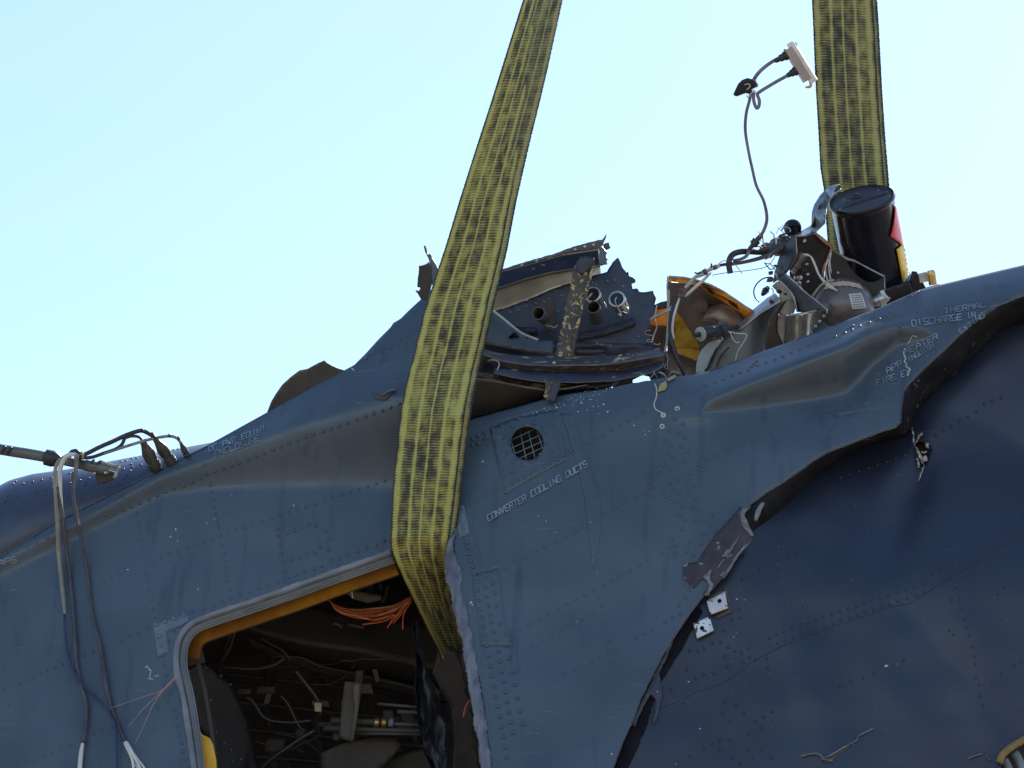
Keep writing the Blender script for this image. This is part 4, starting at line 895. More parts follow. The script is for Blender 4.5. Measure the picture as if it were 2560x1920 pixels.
# ------------------------------------------------------------------ spherical bottle
SB = root('pressure_bottle', 'brown-grey spherical pressure bottle with white data label on the roof', 'bottle', P(2110, 790, -.3))
sc_ = P(*T('D', [(966, 1032, -.36)])[0]); SR = 81 * MM
prof = [(math.sin(a) , math.cos(a)) for a in np.linspace(-.5, 1.5707, 22)]
zax = (UP * .97 - RT * .12 - FW * .25).normalized()
lathe('bottle_shell', sc_, sc_ + zax * SR, [(s, SR * c) for s, c in prof], BOTTLE, SB, 56)
lathe('mounting_ring', sc_, sc_ + zax * SR, [(-.36, SR * .9), (-.36, SR * 1.06), (-.28, SR * 1.06), (-.26, SR * .99)], STEEL, SB, 48)
def sph(lon, lat, off=.0015):
    d = (RT * math.sin(lon) * math.cos(lat) - FW * math.cos(lon) * math.cos(lat) + UP * math.sin(lat))
    return sc_ + d * (SR + off)
lab = grid('data_label', lambda u, v: sph(.08 + .5 * u + .10 * v, .48 - .5 * v + .04 * u), 14, 14, mat('white_data_label', (.62, .6, .56), (.5, .48, .45), 40, .4, .1, bump=0), SB, .0005)
for k in range(6):
    for j in range(5):
        u0, v0 = .12 + .16 * j, .13 + .14 * k
        grid('label_print', lambda u, v: sph(.08 + .5 * (u0 + .11 * u) + .1 * (v0 + .05 * v), .48 - .5 * (v0 + .05 * v) + .04 * u0, .0026), 2, 1, BLACK, lab, 0)
grid('tape_band', lambda u, v: sph(-1.0 + 1.75 * u, .62 + .5 * math.sin(u * 3) * .35 + .24 * v, .003 + .001 * math.sin(u * 40)), 40, 6, mat('aged_masking_tape', (.45, .27, .14), (.6, .5, .4), 18, .6, .1, bump=.6), SB, .001)
lathe('side_port', P(*T('D', [(1165, 985, -.36)])[0]), P(*T('D', [(1270, 950, -.36)])[0]), [(0, 0), (0, .014), (.2, .018), (.4, .018), (.42, .024), (.8, .022), (.82, .014), (1, .012), (1, 0)], STEEL, SB, 14)
tube('port_fitting', 'D', [(1225, 900, -.35), (1240, 940, -.35), (1265, 960, -.35), (1285, 950, -.35)], [7, 9, 5, 3], STEEL, SB, 8, 4)
for pts, r in (([(690, 655), (740, 670), (775, 740), (800, 800), (860, 860), (920, 905)], 2.3), ([(685, 650), (730, 660), (765, 730), (790, 790), (850, 870), (905, 895)], 1.7)):
    tube('bottle_wire', 'D', [(x, y, -.27) for x, y in pts], r, WHITEC, SB, 8, 5)
for pts, r in (([(860, 690), (840, 740), (845, 800), (870, 870)], 1.8), ([(870, 690), (862, 740), (870, 800), (880, 850)], 1.8), ([(880, 640), (870, 700), (880, 780)], 1.2)):
    tube('bottle_wire', 'D', [(x, y, -.3) for x, y in pts], r, WHITEC, SB, 6, 4)
tube('bottle_strap', 'D', [(740, 960, -.28), (780, 900, -.27), (830, 850, -.27), (900, 830, -.27)], 3.2, BEIGE, SB, 6, 4)
sheet('bottle_base_plate', T('D', [(720, 1150), (840, 1090), (1000, 1100), (1120, 1080), (1210, 1040), (1290, 1030), (1180, 1110), (1000, 1180), (740, 1260)]), lambda x, y: -.30 + .0006 * (y - 800), [GREYMET, BARE], SB, 7, .004)

# ------------------------------------------------------------------ slings
def sling(name, L_, R_, wl, label, m_front, m_back, y0, y1, full=175, inset=9, ny=420, base=None):
    r = root(name, label, 'sling', base, 'yellow webbing lifting slings')
    ly, lx = [p[1] for p in L_], [p[0] for p in L_]
    ry, rx = [p[1] for p in R_], [p[0] for p in R_]
    wy, ww = [p[0] for p in wl], [p[1] for p in wl]
    def mk(nm, ia, ib, dw, m, nx, waves):
        def fn(u, v):
            y = y0 + (y1 - y0) * v
            xl, xr = np.interp(y, ly, lx), np.interp(y, ry, rx)
            wid = xr - xl
            dd = math.sqrt(max(0., full ** 2 - wid ** 2)) * MM
            xx = xl + ia + (wid - ia - ib) * u
            rib = .0022 * waves * abs(math.sin(u * math.pi * 5)) - .003 * waves * (abs(u - .5) * 2) ** 8
            fz = 1.6 * noise.noise(Vector((y / 5, nx, 1))) * (1 if u in (0, 1) else 0)
            w = np.interp(y, wy, ww) - dd * u + rib + dw + .004 * noise.noise(Vector((y / 160, u * 1.5, 2 + nx)))
            return P(xx + fz, y, w)
        return grid(nm, fn, nx, ny, m, r, .0045, uvf=lambda u, v: (u, v * (y1 - y0) * MM))
    mk('webbing_ply', 0, inset, 0, m_front, 40, 1)
    mk('webbing_ply', 8, -3, -.018, m_back, 24, .3)
    return r
SL_L = [(1690, -800), (1453, -400), (1310, 0), (1266, 139), (1227, 263), (1195, 360), (1150, 500), (1117, 608), (1085, 703), (1059, 782), (1039, 869), (1016, 956), (1000, 1035), (994, 1100), (983, 1203), (978, 1300), (976, 1362), (983, 1391), (1005, 1441), (1027, 1486), (1061, 1558), (1096, 1625), (1124, 1700), (1160, 1800)]
SL_L.sort(key=lambda p: p[1])
SL_R = [(1560, -800), (1490, -400), (1404, 0), (1385, 87), (1366, 174), (1348, 250), (1321, 360), (1289, 500), (1265, 627), (1236, 746), (1215, 844), (1193, 934), (1177, 1018), (1166, 1100), (1155, 1200), (1143, 1300), (1137, 1345), (1138, 1400), (1148, 1480), (1172, 1600), (1200, 1700), (1260, 1800)]
SL_L[0] = (1600, -800); SL_R[0] = (1690, -800); SL_L[1] = (1452, -400); SL_R[1] = (1545, -400)
sling('lifting_sling', SL_L, SL_R, [(-800, -.45), (0, .08), (500, .16), (700, .18), (900, .21), (1030, .25), (1200, .29), (1345, .32), (1400, .28), (1500, .10), (1620, -.12), (1800, -.36)], 'yellow webbing sling with bent lower end tucked into the doorway', WEB1, WEB2, -800, 1800, 176, 13, 640, P(1080, 1300, .2))
sling('lifting_sling', [(2018, -500), (2030, 0), (2033, 60), (2038, 190), (2045, 310), (2051, 420), (2060, 474), (2072, 640)], [(2170, -500), (2190, 0), (2194, 60), (2203, 234), (2212, 364), (2217, 420), (2220, 461), (2235, 640)],
      [(-500, -.72), (640, -.72)], 'yellow webbing sling hanging straight behind the black canister', web_material('golden_yellow_webbing', 11, .12, .85), WEB2, -500, 640, 176, 8, 320, P(2140, 560, -.72))

# ------------------------------------------------------------------ antenna mast and cables at left
AN = root('antenna_mast', 'grey antenna mast with black collars lying over the left roof', 'antenna', P(250, 1180, .05))
tube('mast_tube', 'O', [(-400, 200, .04), (0, 292, .05), (300, 340, .06), (560, 385, .06)], 13.5, mat('dark_glossy_mast', (.12, .13, .125), (.08, .09, .085), 8, .22, .05, bump=.05), AN, 18, 2)
lathe('collar', P(*T('O', [(510, 378, .06)])[0]), P(*T('O', [(700, 420, .06)])[0]), [(0, 14 * MM), (.05, 20 * MM), (.5, 21 * MM), (.8, 17 * MM), (1, 11 * MM)], BLACK, AN, 20)
lathe('base_tube', P(*T('O', [(680, 415, .06)])[0]), P(*T('O', [(1260, 530, .07)])[0]), [(0, 9 * MM), (.1, 11 * MM), (.5, 12 * MM), (.52, 14 * MM), (.9, 14 * MM), (1, 12 * MM), (1, 0)], mat('dark_mast_base', (.05, .055, .05), (.12, .13, .12), 20, .4, .1, bump=.1), AN, 16)
for k in (0, 1, 2, 3):
    x, y = (1060, 445) if k == 0 else (1130, 460) if k == 1 else (40, 290) if k == 2 else (110, 300)
    tube('tie_band', 'O', [(x - 25, y + 50, .075), (x, y - 10, .08), (x + 25, y - 30, .07)], 3.2, BLACK, AN, 6, 3)
sheet('mast_foot', T('O', [(1105, 520), (1160, 500), (1250, 530), (1330, 560), (1345, 600), (1300, 640), (1220, 680), (1130, 690), (1100, 620)]), lambda x, y: .06, BLACK, AN, 4, .03)
tube('foot_arm', 'O', [(1150, 430, .07), (1250, 470, .07), (1350, 490, .07), (1385, 465, .07)], [4, 5, 4, 2], BARE, AN, 6, 3)
tube('foot_arm', 'O', [(1370, 490, .07), (1345, 560, .07), (1315, 625, .07)], [5, 4, 5], BARE, AN, 6, 3)
tube('foot_nut', 'O', [(1080, 560, .08), (1100, 580, .08)], 5, STEEL, AN, 8, 1)
tube('foot_nut', 'O', [(1212, 545, .08), (1222, 575, .08)], 5, STEEL, AN, 8, 1)

HN = root('connector_harness', 'black cable harness with three plugs pushed into the left roof', 'cable', P(370, 1150, .05))
for a, b, r in (((1640, 190), (1800, 520), 17), ((1780, 160), (1985, 450), 15), ((2080, 215), (2165, 375), 8.5)):
    A_, B_ = P(*T('O', [(*a, .03)])[0]), P(*T('O', [(*b, -.02)])[0]); q = r * MM
    lathe('plug', A_, B_, [(0, 0), (0, q * .45), (.15, q * .55), (.3, q * .8), (.42, q), (.66, q), (.68, q * .88), (.74, q * .88), (.76, q * 1.06), (.92, q * 1.06), (1, q * .9), (1, 0)], mat('green_black_plug%d' % r, (.03, .035, .033), (.07, .08, .075), 14, .35, .1, metal=.2, bump=.1), HN, 18)
tube('harness_cable', 'O', [(920, 365, .08), (1000, 340, .07), (1150, 265, .06), (1300, 200, .05), (1450, 130, .04), (1580, 85, .035), (1650, 80, .03), (1740, 125, .03), (1800, 170, .03)], 5.5, BLACK, HN, 10, 5)
tube('harness_cable', 'O', [(930, 390, .075), (1050, 385, .065), (1200, 335, .055), (1330, 290, .05), (1400, 240, .045), (1430, 180, .04), (1440, 150, .04)], 4.6, BLACK, HN, 8, 5)
tube('harness_cable', 'O', [(1440, 160, .04), (1520, 140, .035), (1600, 150, .03), (1650, 200, .03)], 4, BLACK, HN, 8, 4)
tube('harness_cable', 'O', [(930, 395, .07), (1100, 370, .06), (1350, 290, .05), (1600, 212, .04), (1780, 165, .03), (1950, 140, .03), (2040, 165, .03), (2090, 225, .03)], 4, mat('grey_braid', (.12, .12, .12), (.25, .25, .24), 50, .5, .1, bump=.4), HN, 8, 5)
tube('cable_ring', 'O', [(800, 380, .08), (820, 325, .085), (870, 308, .09), (910, 335, .09), (925, 380, .085), (900, 410, .08)], 5, BLACK, HN, 8, 5)
tube('cable_ring', 'O', [(925, 330, .09), (950, 355, .085), (940, 400, .08)], 5, BEIGE, HN, 8, 3)
for x, y in ((1650, 75), (1760, 110), (1955, 130), (2060, 160)):
    tube('zip_tie', 'O', [(x - 8, y - 18, .045), (x + 6, y + 26, .045)], 3, BLACK, HN, 6, 1)

def cable(label, tl, pts, r, m, grp=None, name='hanging_cable'):
    return tag(tube(name, tl, pts, r, m, None, 8, 5, base=P(*T(tl, [pts[0]])[0])), label, 'cable', grp)
def ws(px, py, off): return Wskin(px, py) + off
def on(tl, pts, off):
    out = []
    for x, y in pts:
        (X, Y), = T(tl, [(x, y)])
        rg = lerp1(X, [p[0] for p in RIDGE], [p[1] for p in RIDGE])
        out.append((x, y, max(ws(X, max(Y, rg), off), .10)))
    return out
cable('pale cable hanging from the mast ring with cut end above the stencil', 'O', on('O', [(875, 350), (800, 355), (730, 410), (690, 540), (690, 700), (705, 900), (725, 1100), (762, 1362)], .03), [5, 6, 6.5, 6, 5, 4, 3.5, 3], WHITEC)
cable('pale short cable end hanging straight down from the mast ring', 'O', on('O', [(885, 345), (880, 450), (870, 560), (850, 700), (850, 850), (880, 1000), (915, 1170)], .025), [6.5, 6, 4.5, 3.5, 3, 3, 4.5], mat('two_tone_jacket', (.5, .52, .5), (.06, .06, .07), 9, .4, .1, bump=.1))
cable('grey sleeved cable, leftmost of those draped down the side', 'A', on('A', [(470, 380), (400, 430), (378, 520), (385, 650), (398, 850), (405, 1050), (425, 1250), (440, 1400), (448, 1480)], .03), [5, 5, 5, 5.5, 6, 6, 5.5, 5, 3], mat('grey_sleeve', (.16, .15, .14), (.24, .23, .2), 20, .6, .1, bump=.2))
cable('long dark cable ending in a pale frayed tip at the bottom left', 'A', on('A', [(400, 600), (430, 800), (455, 1000), (480, 1200), (500, 1400), (515, 1600), (530, 1830), (575, 2010), (597, 2120), (592, 2240), (575, 2370)], .022), 5.2, mat('brown_black_jacket', (.035, .03, .04), (.07, .065, .08), 20, .5, .1, bump=.1))
cable('pale tail end of the long dark cable at the frame bottom', 'L', on('L', [(572, 1488), (560, 1560), (548, 1700)], .022), [4, 5.5, 6], WHITEC)
cable('dark cable running down beside the doorway corner', 'A', on('A', [(505, 500), (505, 620), (520, 760), (560, 950), (598, 1150), (620, 1350), (640, 1500), (690, 1690), (715, 1830), (735, 1980), (770, 2120), (810, 2230), (865, 2360)], .022), [4.5, 4, 4, 4.2, 4.5, 4.5, 4.5, 5, 5.5, 6, 5.5, 5, 4], MATS['brown_black_jacket'])
cable('thin blue wire crossing between the two dark cables', 'L', on('L', [(445, 600), (452, 750), (470, 880), (520, 1010), (600, 1110), (700, 1200), (770, 1300), (800, 1400), (812, 1700)], .03), 3, BLUEW)
for k, pts in enumerate(([(865, 1480), (900, 1560), (960, 1680)], [(870, 1485), (920, 1560), (1000, 1665), (1020, 1720)], [(868, 1490), (915, 1600), (925, 1700)], [(872, 1482), (930, 1580), (985, 1700)])):
    cable(['leftmost thick white frayed strand at the cable end beside the doorway', 'longest white frayed strand leaning right towards the doorway', 'thin white strand in the middle of the frayed cable end', 'rightmost thin white strand of the frayed cable end'][k], 'L', on('L', pts, .025 + .004 * k), [5, 4, 3, 2.4][:len(pts)], WHITEC, 'white frayed strands', 'frayed_strand')
for k, pts in enumerate(([(1240, 1000), (1150, 1095), (1060, 1220), (1000, 1350), (930, 1500)], [(1240, 1005), (1130, 1115), (980, 1170), (750, 1250)], [(1200, 1050), (1130, 1120), (1000, 1240), (890, 1370)])):
    cable(['steepest copper thread running down left from the doorway corner', 'flattest copper thread reaching left to the blue wire', 'shortest copper thread from the doorway corner between the other two'][k], 'L', on('L', pts, .03), [1.2, 1.0, .8, .6, .5][:len(pts)], mat('copper_thread%d' % k, (.45, .25, .2), None, 30, .5, bump=0), 'fine copper threads', 'loose_thread')

# ------------------------------------------------------------------ door frame, seals
def strip(name, pts, wid, m, off, prof, par=FUS, nu=160, rough=0, uneven=0, wskin=None):
    """band following a photo-pixel polyline on the skin; wid in px (callable u); prof(v)-> raise in m"""
    a = np.array(pts, float); cs = catmull([Vector((p[0], p[1], 0)) for p in pts], 8)
    a = np.array([(p.x, p.y) for p in cs]); s = np.r_[0, np.cumsum(np.hypot(*(a[1:] - a[:-1]).T))]; s /= s[-1]
    f = wskin or Wskin
    def fn(u, v):
        x, y = np.interp(u, s, a[:, 0]), np.interp(u, s, a[:, 1])
        e = .004
        x2, y2 = np.interp(min(1, u + e), s, a[:, 0]), np.interp(min(1, u + e), s, a[:, 1]); x1, y1 = np.interp(max(0, u - e), s, a[:, 0]), np.interp(max(0, u - e), s, a[:, 1])
        L = math.hypot(x2 - x1, y2 - y1) or 1; nx, ny = -(y2 - y1) / L, (x2 - x1) / L
        wd = wid(u) if callable(wid) else wid
        k = (v - .5) * wd
        if uneven and v in (0, 1): k += uneven * (noise.noise(Vector((u * 17, v, 3))) + .5 * noise.noise(Vector((u * 90, v, 3))) + .35 * max(0, noise.noise(Vector((u * 220, v, 9)))))
        w = f(x, y) + off + prof(v) + rough * (noise.noise(Vector((u * 22, v * 3, 7))) + .6 * noise.noise(Vector((u * 110, v * 6, 2))))
        return P(x + nx * k, y + ny * k, w)
    return grid(name, fn, nu, 10, m, par, .004)
dt = DOORTOP[1:]
def inset(pts, d):
    out = []
    for i, p in enumerate(pts):
        a = Vector(pts[max(0, i - 1)]); b = Vector(pts[min(len(pts) - 1, i + 1)]); t = (b - a).normalized()
        n = Vector((t.y, -t.x))      # towards the inside of the doorway
        out.append((p[0] + n.x * d, p[1] + n.y * d))
    return out
if inset([DOORTOP[4], DOORTOP[5], DOORTOP[6]], 10)[1][1] < DOORTOP[5][1]:
    _i = inset
    def inset(pts, d): return _i(pts, -d)
strip('door_seal', inset(dt, 0), 15, [SEAL, SEAL], .003, lambda v: .004 * math.sin(math.pi * v), rough=.0015, uneven=3)
strip('door_seal_groove', inset(dt, 9), 5, [SEALD, SEALD], -.002, lambda v: 0)
strip('door_track', inset(dt, 18), 14, [mat('door_track_grey', (.13, .14, .145), (.09, .1, .1), 12, .5, .1, bump=.2), SEALD], .000, lambda v: .0015 * (v > .5), rough=.001)
strip('door_seal_bead', inset(dt, 27), 3, [SEAL, SEAL], .001, lambda v: .002 * math.sin(math.pi * v))
fr = dt[:-6]
strip('door_frame', inset(fr, 42), 30, [ORFRAME, ORFRAME], -.035, lambda v: -.02 * (v))
strip('door_frame_return', inset(dt, 56), 10, [mat('dark_frame_return', (.06, .04, .02), None, 10, .5), DARKIN], -.09, lambda v: 0)
sheet('yellow_edge_plate', T('L', [(1378, 1392), (1395, 1425), (1450, 1452), (1470, 1490), (1492, 1600), (1500, 1800), (1420, 1800), (1395, 1600), (1360, 1420)]), lambda x, y: Wskin(x, y) - .03, [YFRAME, YFRAME], FUS, 6, .01)
sheet('scraped_edge_plate', T('L', [(1335, 1395), (1375, 1400), (1400, 1600), (1415, 1800), (1345, 1800), (1320, 1500)]), lambda x, y: Wskin(x, y) - .012, [mat('scraped_primer', (.35, .36, .3), (.2, .22, .2), 20, .5, .1, bump=.3), DULL], FUS, 6, .006)
# torn right hand seal
rs = T('S', [(905, 255), (870, 320), (838, 420), (845, 560), (880, 700), (905, 850), (935, 1000), (970, 1150), (1000, 1300), (1030, 1450), (1062, 1620)]) + T('E', [(2090, 900), (2130, 1150), (2170, 1350), (2200, 1560), (2235, 1800)])
rs = T('S', [(905, 262), (870, 330), (850, 420), (862, 560), (890, 700), (912, 850), (942, 1000), (975, 1150), (1010, 1300), (1045, 1450), (1075, 1620)]) + [(1182, 1690), (1200, 1800), (1214, 1900), (1228, 2040)]
strip('torn_door_seal', rs, lambda u: (8 + 26 * min(1, u * 9)) * (1 - .25 * u) + (8 if .12 < u < .17 else 0), [TORNSEAL, BARE], .004, lambda v: .009 * math.sin(math.pi * v), nu=320, rough=.005, uneven=6)['label'] = 'ragged pale seal along the right side of the doorway'
sheet('corner_patch', T('L', [(1055, 670), (1305, 585), (1308, 640), (1252, 676), (1150, 715), (1170, 858), (1130, 872), (1090, 890)]), lambda x, y: Wskin(x, y) + .0022, PATCH, FUS, 8, .0015)
sheet('door_latch_patch', T('F', [(405, 740), (440, 720), (482, 920), (412, 957), (385, 850)]), lambda x, y: Wskin(x, y) + .0022, PATCH, FUS, 8, .0015)
# doublers, proud by 2 mm
sheet('doubler_plate', T('F', [(618, 195), (800, 120), (1085, 65), (1160, 410), (950, 520), (722, 655)]), lambda x, y: Wskin(x, y) + .002, PAINT, FUS, 9, .0018, holes=[grc])
sheet('doubler_plate', T('F', [(570, 1190), (680, 1165), (705, 1360), (730, 1555), (765, 1600), (775, 1700), (560, 1700), (530, 1450), (505, 1300), (500, 1210)]), lambda x, y: Wskin(x, y) + .002, PAINT, FUS, 9, .0018)
sheet('doubler_plate', T('F', [(1110, 90), (1190, 95), (1290, 400), (1380, 640), (1390, 900), (1335, 1170), (1300, 900), (1270, 640), (1190, 330)]), lambda x, y: Wskin(x, y) + .0015, PAINT, FUS, 9, .0012)
# grille
gp = lambda x, y, o=0: P(x, y, Wskin(x, y) + o)
gr_c = (1317.5, 1108.5)
lathe('grille_duct', gp(*gr_c, -.003), gp(*gr_c, -.003) + (FW * .15), [(0, 44 * MM), (1, 40 * MM), (1, 0)], DARKIN, FUS, 24)
def gbar(x0, y0, x1, y1):
    V, F = tube_geo([gp(x0, y0, -.001), gp((x0 + x1) / 2, (y0 + y1) / 2, -.001), gp(x1, y1, -.001)], 1.35 * MM, 6)
    link_mesh('grille_bar', V, F, PATCH, FUS)
def clipc(p, d):
    # chord of the grille circle through p along d
    px, py = p[0] - gr_c[0], p[1] - gr_c[1]; L = math.hypot(*d); d = (d[0] / L, d[1] / L)
    b = px * d[0] + py * d[1]; c = px * px + py * py - 41.5 ** 2
    D = b * b - c
    if D <= 0: return None
    s = math.sqrt(D); return (p[0] + d[0] * (-b - s), p[1] + d[1] * (-b - s), p[0] + d[0] * (-b + s), p[1] + d[1] * (-b + s))
for tl_pts in (((770, 290), (805, 410)), ((833, 230), (870, 400)), ((880, 190), (925, 370)), ((940, 190), (975, 300))):
    a, b = T('F', tl_pts); q = clipc(a, (b[0] - a[0], b[1] - a[1]));  q and gbar(*q)
for tl_pts in (((785, 270), (880, 225)), ((765, 335), (985, 235)), ((785, 375), (985, 285)), ((810, 412), (950, 345))):
    a, b = T('F', tl_pts); q = clipc(a, (b[0] - a[0], b[1] - a[1]));  q and gbar(*q)
lathe('grille_rim', gp(*gr_c, -.004), gp(*gr_c, -.004) - FW * .004 , [(0, 41.5 * MM), (1, 42 * MM), (1, 43.5 * MM), (0, 44 * MM)], PAINT, FUS, 32)

# ------------------------------------------------------------------ cabin interior seen through the doorway
def wi(d): return lambda x, y: d
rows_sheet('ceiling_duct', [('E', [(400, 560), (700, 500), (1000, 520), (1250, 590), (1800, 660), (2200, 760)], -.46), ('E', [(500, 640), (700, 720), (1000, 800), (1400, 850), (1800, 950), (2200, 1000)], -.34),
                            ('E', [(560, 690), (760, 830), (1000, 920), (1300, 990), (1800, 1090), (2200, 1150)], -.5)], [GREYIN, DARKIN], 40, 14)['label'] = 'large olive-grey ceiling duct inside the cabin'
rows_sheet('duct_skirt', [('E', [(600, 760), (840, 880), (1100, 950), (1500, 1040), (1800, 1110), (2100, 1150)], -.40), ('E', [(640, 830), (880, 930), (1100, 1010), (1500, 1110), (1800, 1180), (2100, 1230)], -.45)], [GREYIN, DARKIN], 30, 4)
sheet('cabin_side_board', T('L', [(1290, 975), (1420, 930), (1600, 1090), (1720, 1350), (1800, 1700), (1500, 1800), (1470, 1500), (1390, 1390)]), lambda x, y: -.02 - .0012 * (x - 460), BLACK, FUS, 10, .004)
for x, y in ((1425, 968), (1455, 1190), (1493, 1412), (1545, 1487), (1597, 1535), (1665, 1598), (1527, 1022), (1592, 1083), (1610, 1612)):
    (X, Y), = T('L', [(x, y)]); c = P(X, Y, -.02 - .0012 * (X - 460) + .004)
    lathe('stud', c + FW * .004, c - FW * .003, [(0, .0035), (.7, .003), (1, 0)], BARE, FUS, 8)
sheet('hanging_bracket', T('E', [(1275, 1065), (1385, 1070), (1388, 1150), (1365, 1300), (1335, 1480), (1310, 1475), (1240, 1450), (1250, 1300), (1262, 1180)]), wi(-.10), [GREYIN, BEIGE], FUS, 8, .012)
sheet('bracket_flange', T('E', [(1330, 1080), (1385, 1072), (1370, 1270), (1335, 1478), (1315, 1470), (1345, 1250)]), wi(-.082), [mat('dull_bracket', (.12, .11, .08), None, 12, .5), BEIGE], FUS, 8, .006)
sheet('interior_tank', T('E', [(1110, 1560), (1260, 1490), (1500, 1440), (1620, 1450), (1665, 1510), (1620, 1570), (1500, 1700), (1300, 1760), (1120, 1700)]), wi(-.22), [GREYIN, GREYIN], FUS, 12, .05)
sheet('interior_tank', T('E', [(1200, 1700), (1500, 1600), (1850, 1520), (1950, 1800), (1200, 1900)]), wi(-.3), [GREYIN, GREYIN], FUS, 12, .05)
for i, (a, b, r, m) in enumerate((((1130, 1385), (1830, 1405), 7, GREYIN), ((1560, 1350), (1800, 1362), 5, SEALD), ((1180, 1330), (1560, 1345), 9, DARKIN), ((1500, 1215), (1800, 1240), 4, SEALD), ((1640, 1270), (1800, 1275), 6, GREYIN), ((1350, 1420), (1810, 1425), 4, SEALD))):
    tube('hydraulic_pipe', 'E', [(*a, -.16), ((a[0] + b[0]) / 2, (a[1] + b[1]) / 2, -.16), (*b, -.16)], r, m, FUS, 10, 2)
for x in (1480, 1530, 1580):
    A_, B_ = P(*T('E', [(x, 1345, -.155)])[0]), P(*T('E', [(x + 35, 1347, -.155)])[0])
    lathe('pipe_coupling', A_, B_, [(0, 0), (0, .012), (.2, .015), (.8, .015), (1, .012), (1, 0)], BRASS if x < 1560 else SEAL, FUS, 12)
for pts, r in (([(600, 1170), (650, 1210), (700, 1290), (760, 1330), (900, 1345), (1050, 1330)], 4), ([(830, 1155), (880, 1210), (920, 1290), (960, 1370), (1000, 1400)], 3.5), ([(520, 700), (500, 780), (470, 860), (430, 910)], 3), ([(700, 760), (760, 800), (850, 850), (900, 920)], 3), ([(930, 980), (1010, 1080), (1090, 1190), (1110, 1300)], 6), ([(680, 1680), (780, 1590), (880, 1520), (980, 1450), (1070, 1400)], 6), ([(450, 960), (640, 975), (780, 950), (860, 900)], 5)):
    tube('cabin_hose', 'E', [(x, y, -.2) for x, y in pts], r, HOSEM, FUS, 8, 5)
obox('small_connector', P(*T('E', [(1093, 1238, -.17)])[0]), RT * .011, UP * .014, FW * .01, BEIGE, FUS)
sheet('ceiling_bracket', T('E', [(1280, 445), (1310, 425), (1530, 470), (1525, 500), (1440, 520), (1330, 490)]), wi(-.16), [mat('grey_tan_bracket', (.15, .14, .11), None, 12, .5), BEIGE], FUS, 8, .02)
for pts in ([(1430, 330), (1425, 380), (1440, 440)], [(1480, 360), (1460, 400), (1450, 450)], [(1520, 370), (1530, 430)], [(1570, 400), (1560, 470), (1530, 520)]):
    tube('cabin_hose', 'E', [(x, y, -.2) for x, y in pts], 4, DARKIN, FUS, 8, 3)
for pts in ([(1195, 660), (1230, 665), (1260, 685)], [(1300, 665), (1350, 675), (1410, 690)]):
    tube('torn_bright_edge', 'E', [(x, y, -.15) for x, y in pts], 4, SEALD, FUS, 6, 3)
tube('lacing_cord', 'E', [(1300, 275, .17), (1310, 350, .17), (1322, 420, .165), (1332, 485, .16)], 1.4, WHITEC, FUS, 5, 3)
for k in range(5):
    u0 = .12 + .2 * k
    tube('cabin_frame_rib', 'E', [(500 + 330 * k, 700 + 60 * k, -.55), (430 + 330 * k, 1000 + 40 * k, -.75), (420 + 330 * k, 1350, -.85), (470 + 330 * k, 1700, -.8)], 12, GREYIN, FUS, 6, 4)
for k in range(4):
    tube('cabin_stringer', 'E', [(200, 980 + 190 * k, -.8), (900, 1060 + 180 * k, -.82), (2000, 1190 + 170 * k, -.8)], 7, GREYIN, FUS, 6, 3)
r5 = random.Random(5)
for k in range(17):
    x, y, z = r5.uniform(420, 1750), r5.uniform(760, 1600), r5.uniform(-.7, -.25); a = r5.uniform(-.6, .9); pts = []
    for j in range(6):
        pts.append((x, y, z)); a += r5.uniform(-.5, .5); l = r5.uniform(40, 130); x += l * math.cos(a); y += l * math.sin(a) * .7
    tube('cabin_wire', 'E', pts, r5.uniform(1, 3.2), r5.choice([HOSEM, GREYIN, BLACK]), FUS, 6, 4)
for k in range(22):
    x, y, z = r5.uniform(500, 1750), r5.uniform(1000, 1600), r5.uniform(-.6, -.25)
    c = P(*T('E', [(x, y, z)])[0]); obox('cabin_fitting', c, RT * r5.uniform(.008, .03), (UP + RT * r5.uniform(-.4, .4)) * r5.uniform(.006, .022), FW * .015, r5.choice([GREYIN, DARKIN, HOSEM]), FUS, .002)
# hanging torn sheet right of the doorway interior
def hang(u, v):
    l = [(1740, 640), (1752, 820), (1765, 980), (1768, 1150), (1785, 1350), (1825, 1540), (1890, 1700), (1930, 1900)]
    r = [(1775, 640), (1800, 830), (1850, 1000), (1925, 1150), (1962, 1350), (1968, 1540), (1985, 1700), (2020, 1900)]
    s = np.linspace(0, 1, 8)
    x0, y0 = np.interp(v, s, [p[0] for p in l]), np.interp(v, s, [p[1] for p in l]); x1, y1 = np.interp(v, s, [p[0] for p in r]), np.interp(v, s, [p[1] for p in r])
    (x, y), = T('E', [(x0 + (x1 - x0) * u, y0 + (y1 - y0) * u)])
    x += 7 * noise.noise(Vector((v * 14, 3, 1))) * (1 if u > .5 else -.6)
    return P(x, y, .03 + .016 * math.sin(u * 9 + v * 5) + .045 * noise.noise(Vector((u * 3, v * 11, 1))) + .012 * noise.noise(Vector((u * 9, v * 26, 4))))
HS = grid('hanging_liner_sheet', hang, 30, 60, [PLASTIC, PLASTIC], None, .002)
tag(HS, 'crumpled blue-grey liner sheet hanging inside the doorway beside the sling', 'sheet')
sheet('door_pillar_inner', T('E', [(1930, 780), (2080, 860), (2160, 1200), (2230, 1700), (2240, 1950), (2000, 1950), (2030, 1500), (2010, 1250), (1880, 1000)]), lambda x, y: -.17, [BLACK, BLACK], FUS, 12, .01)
OW = root('orange_wires', 'bundle of fine orange wires drooping across the top of the doorway', 'wires', P(900, 1520, .0))
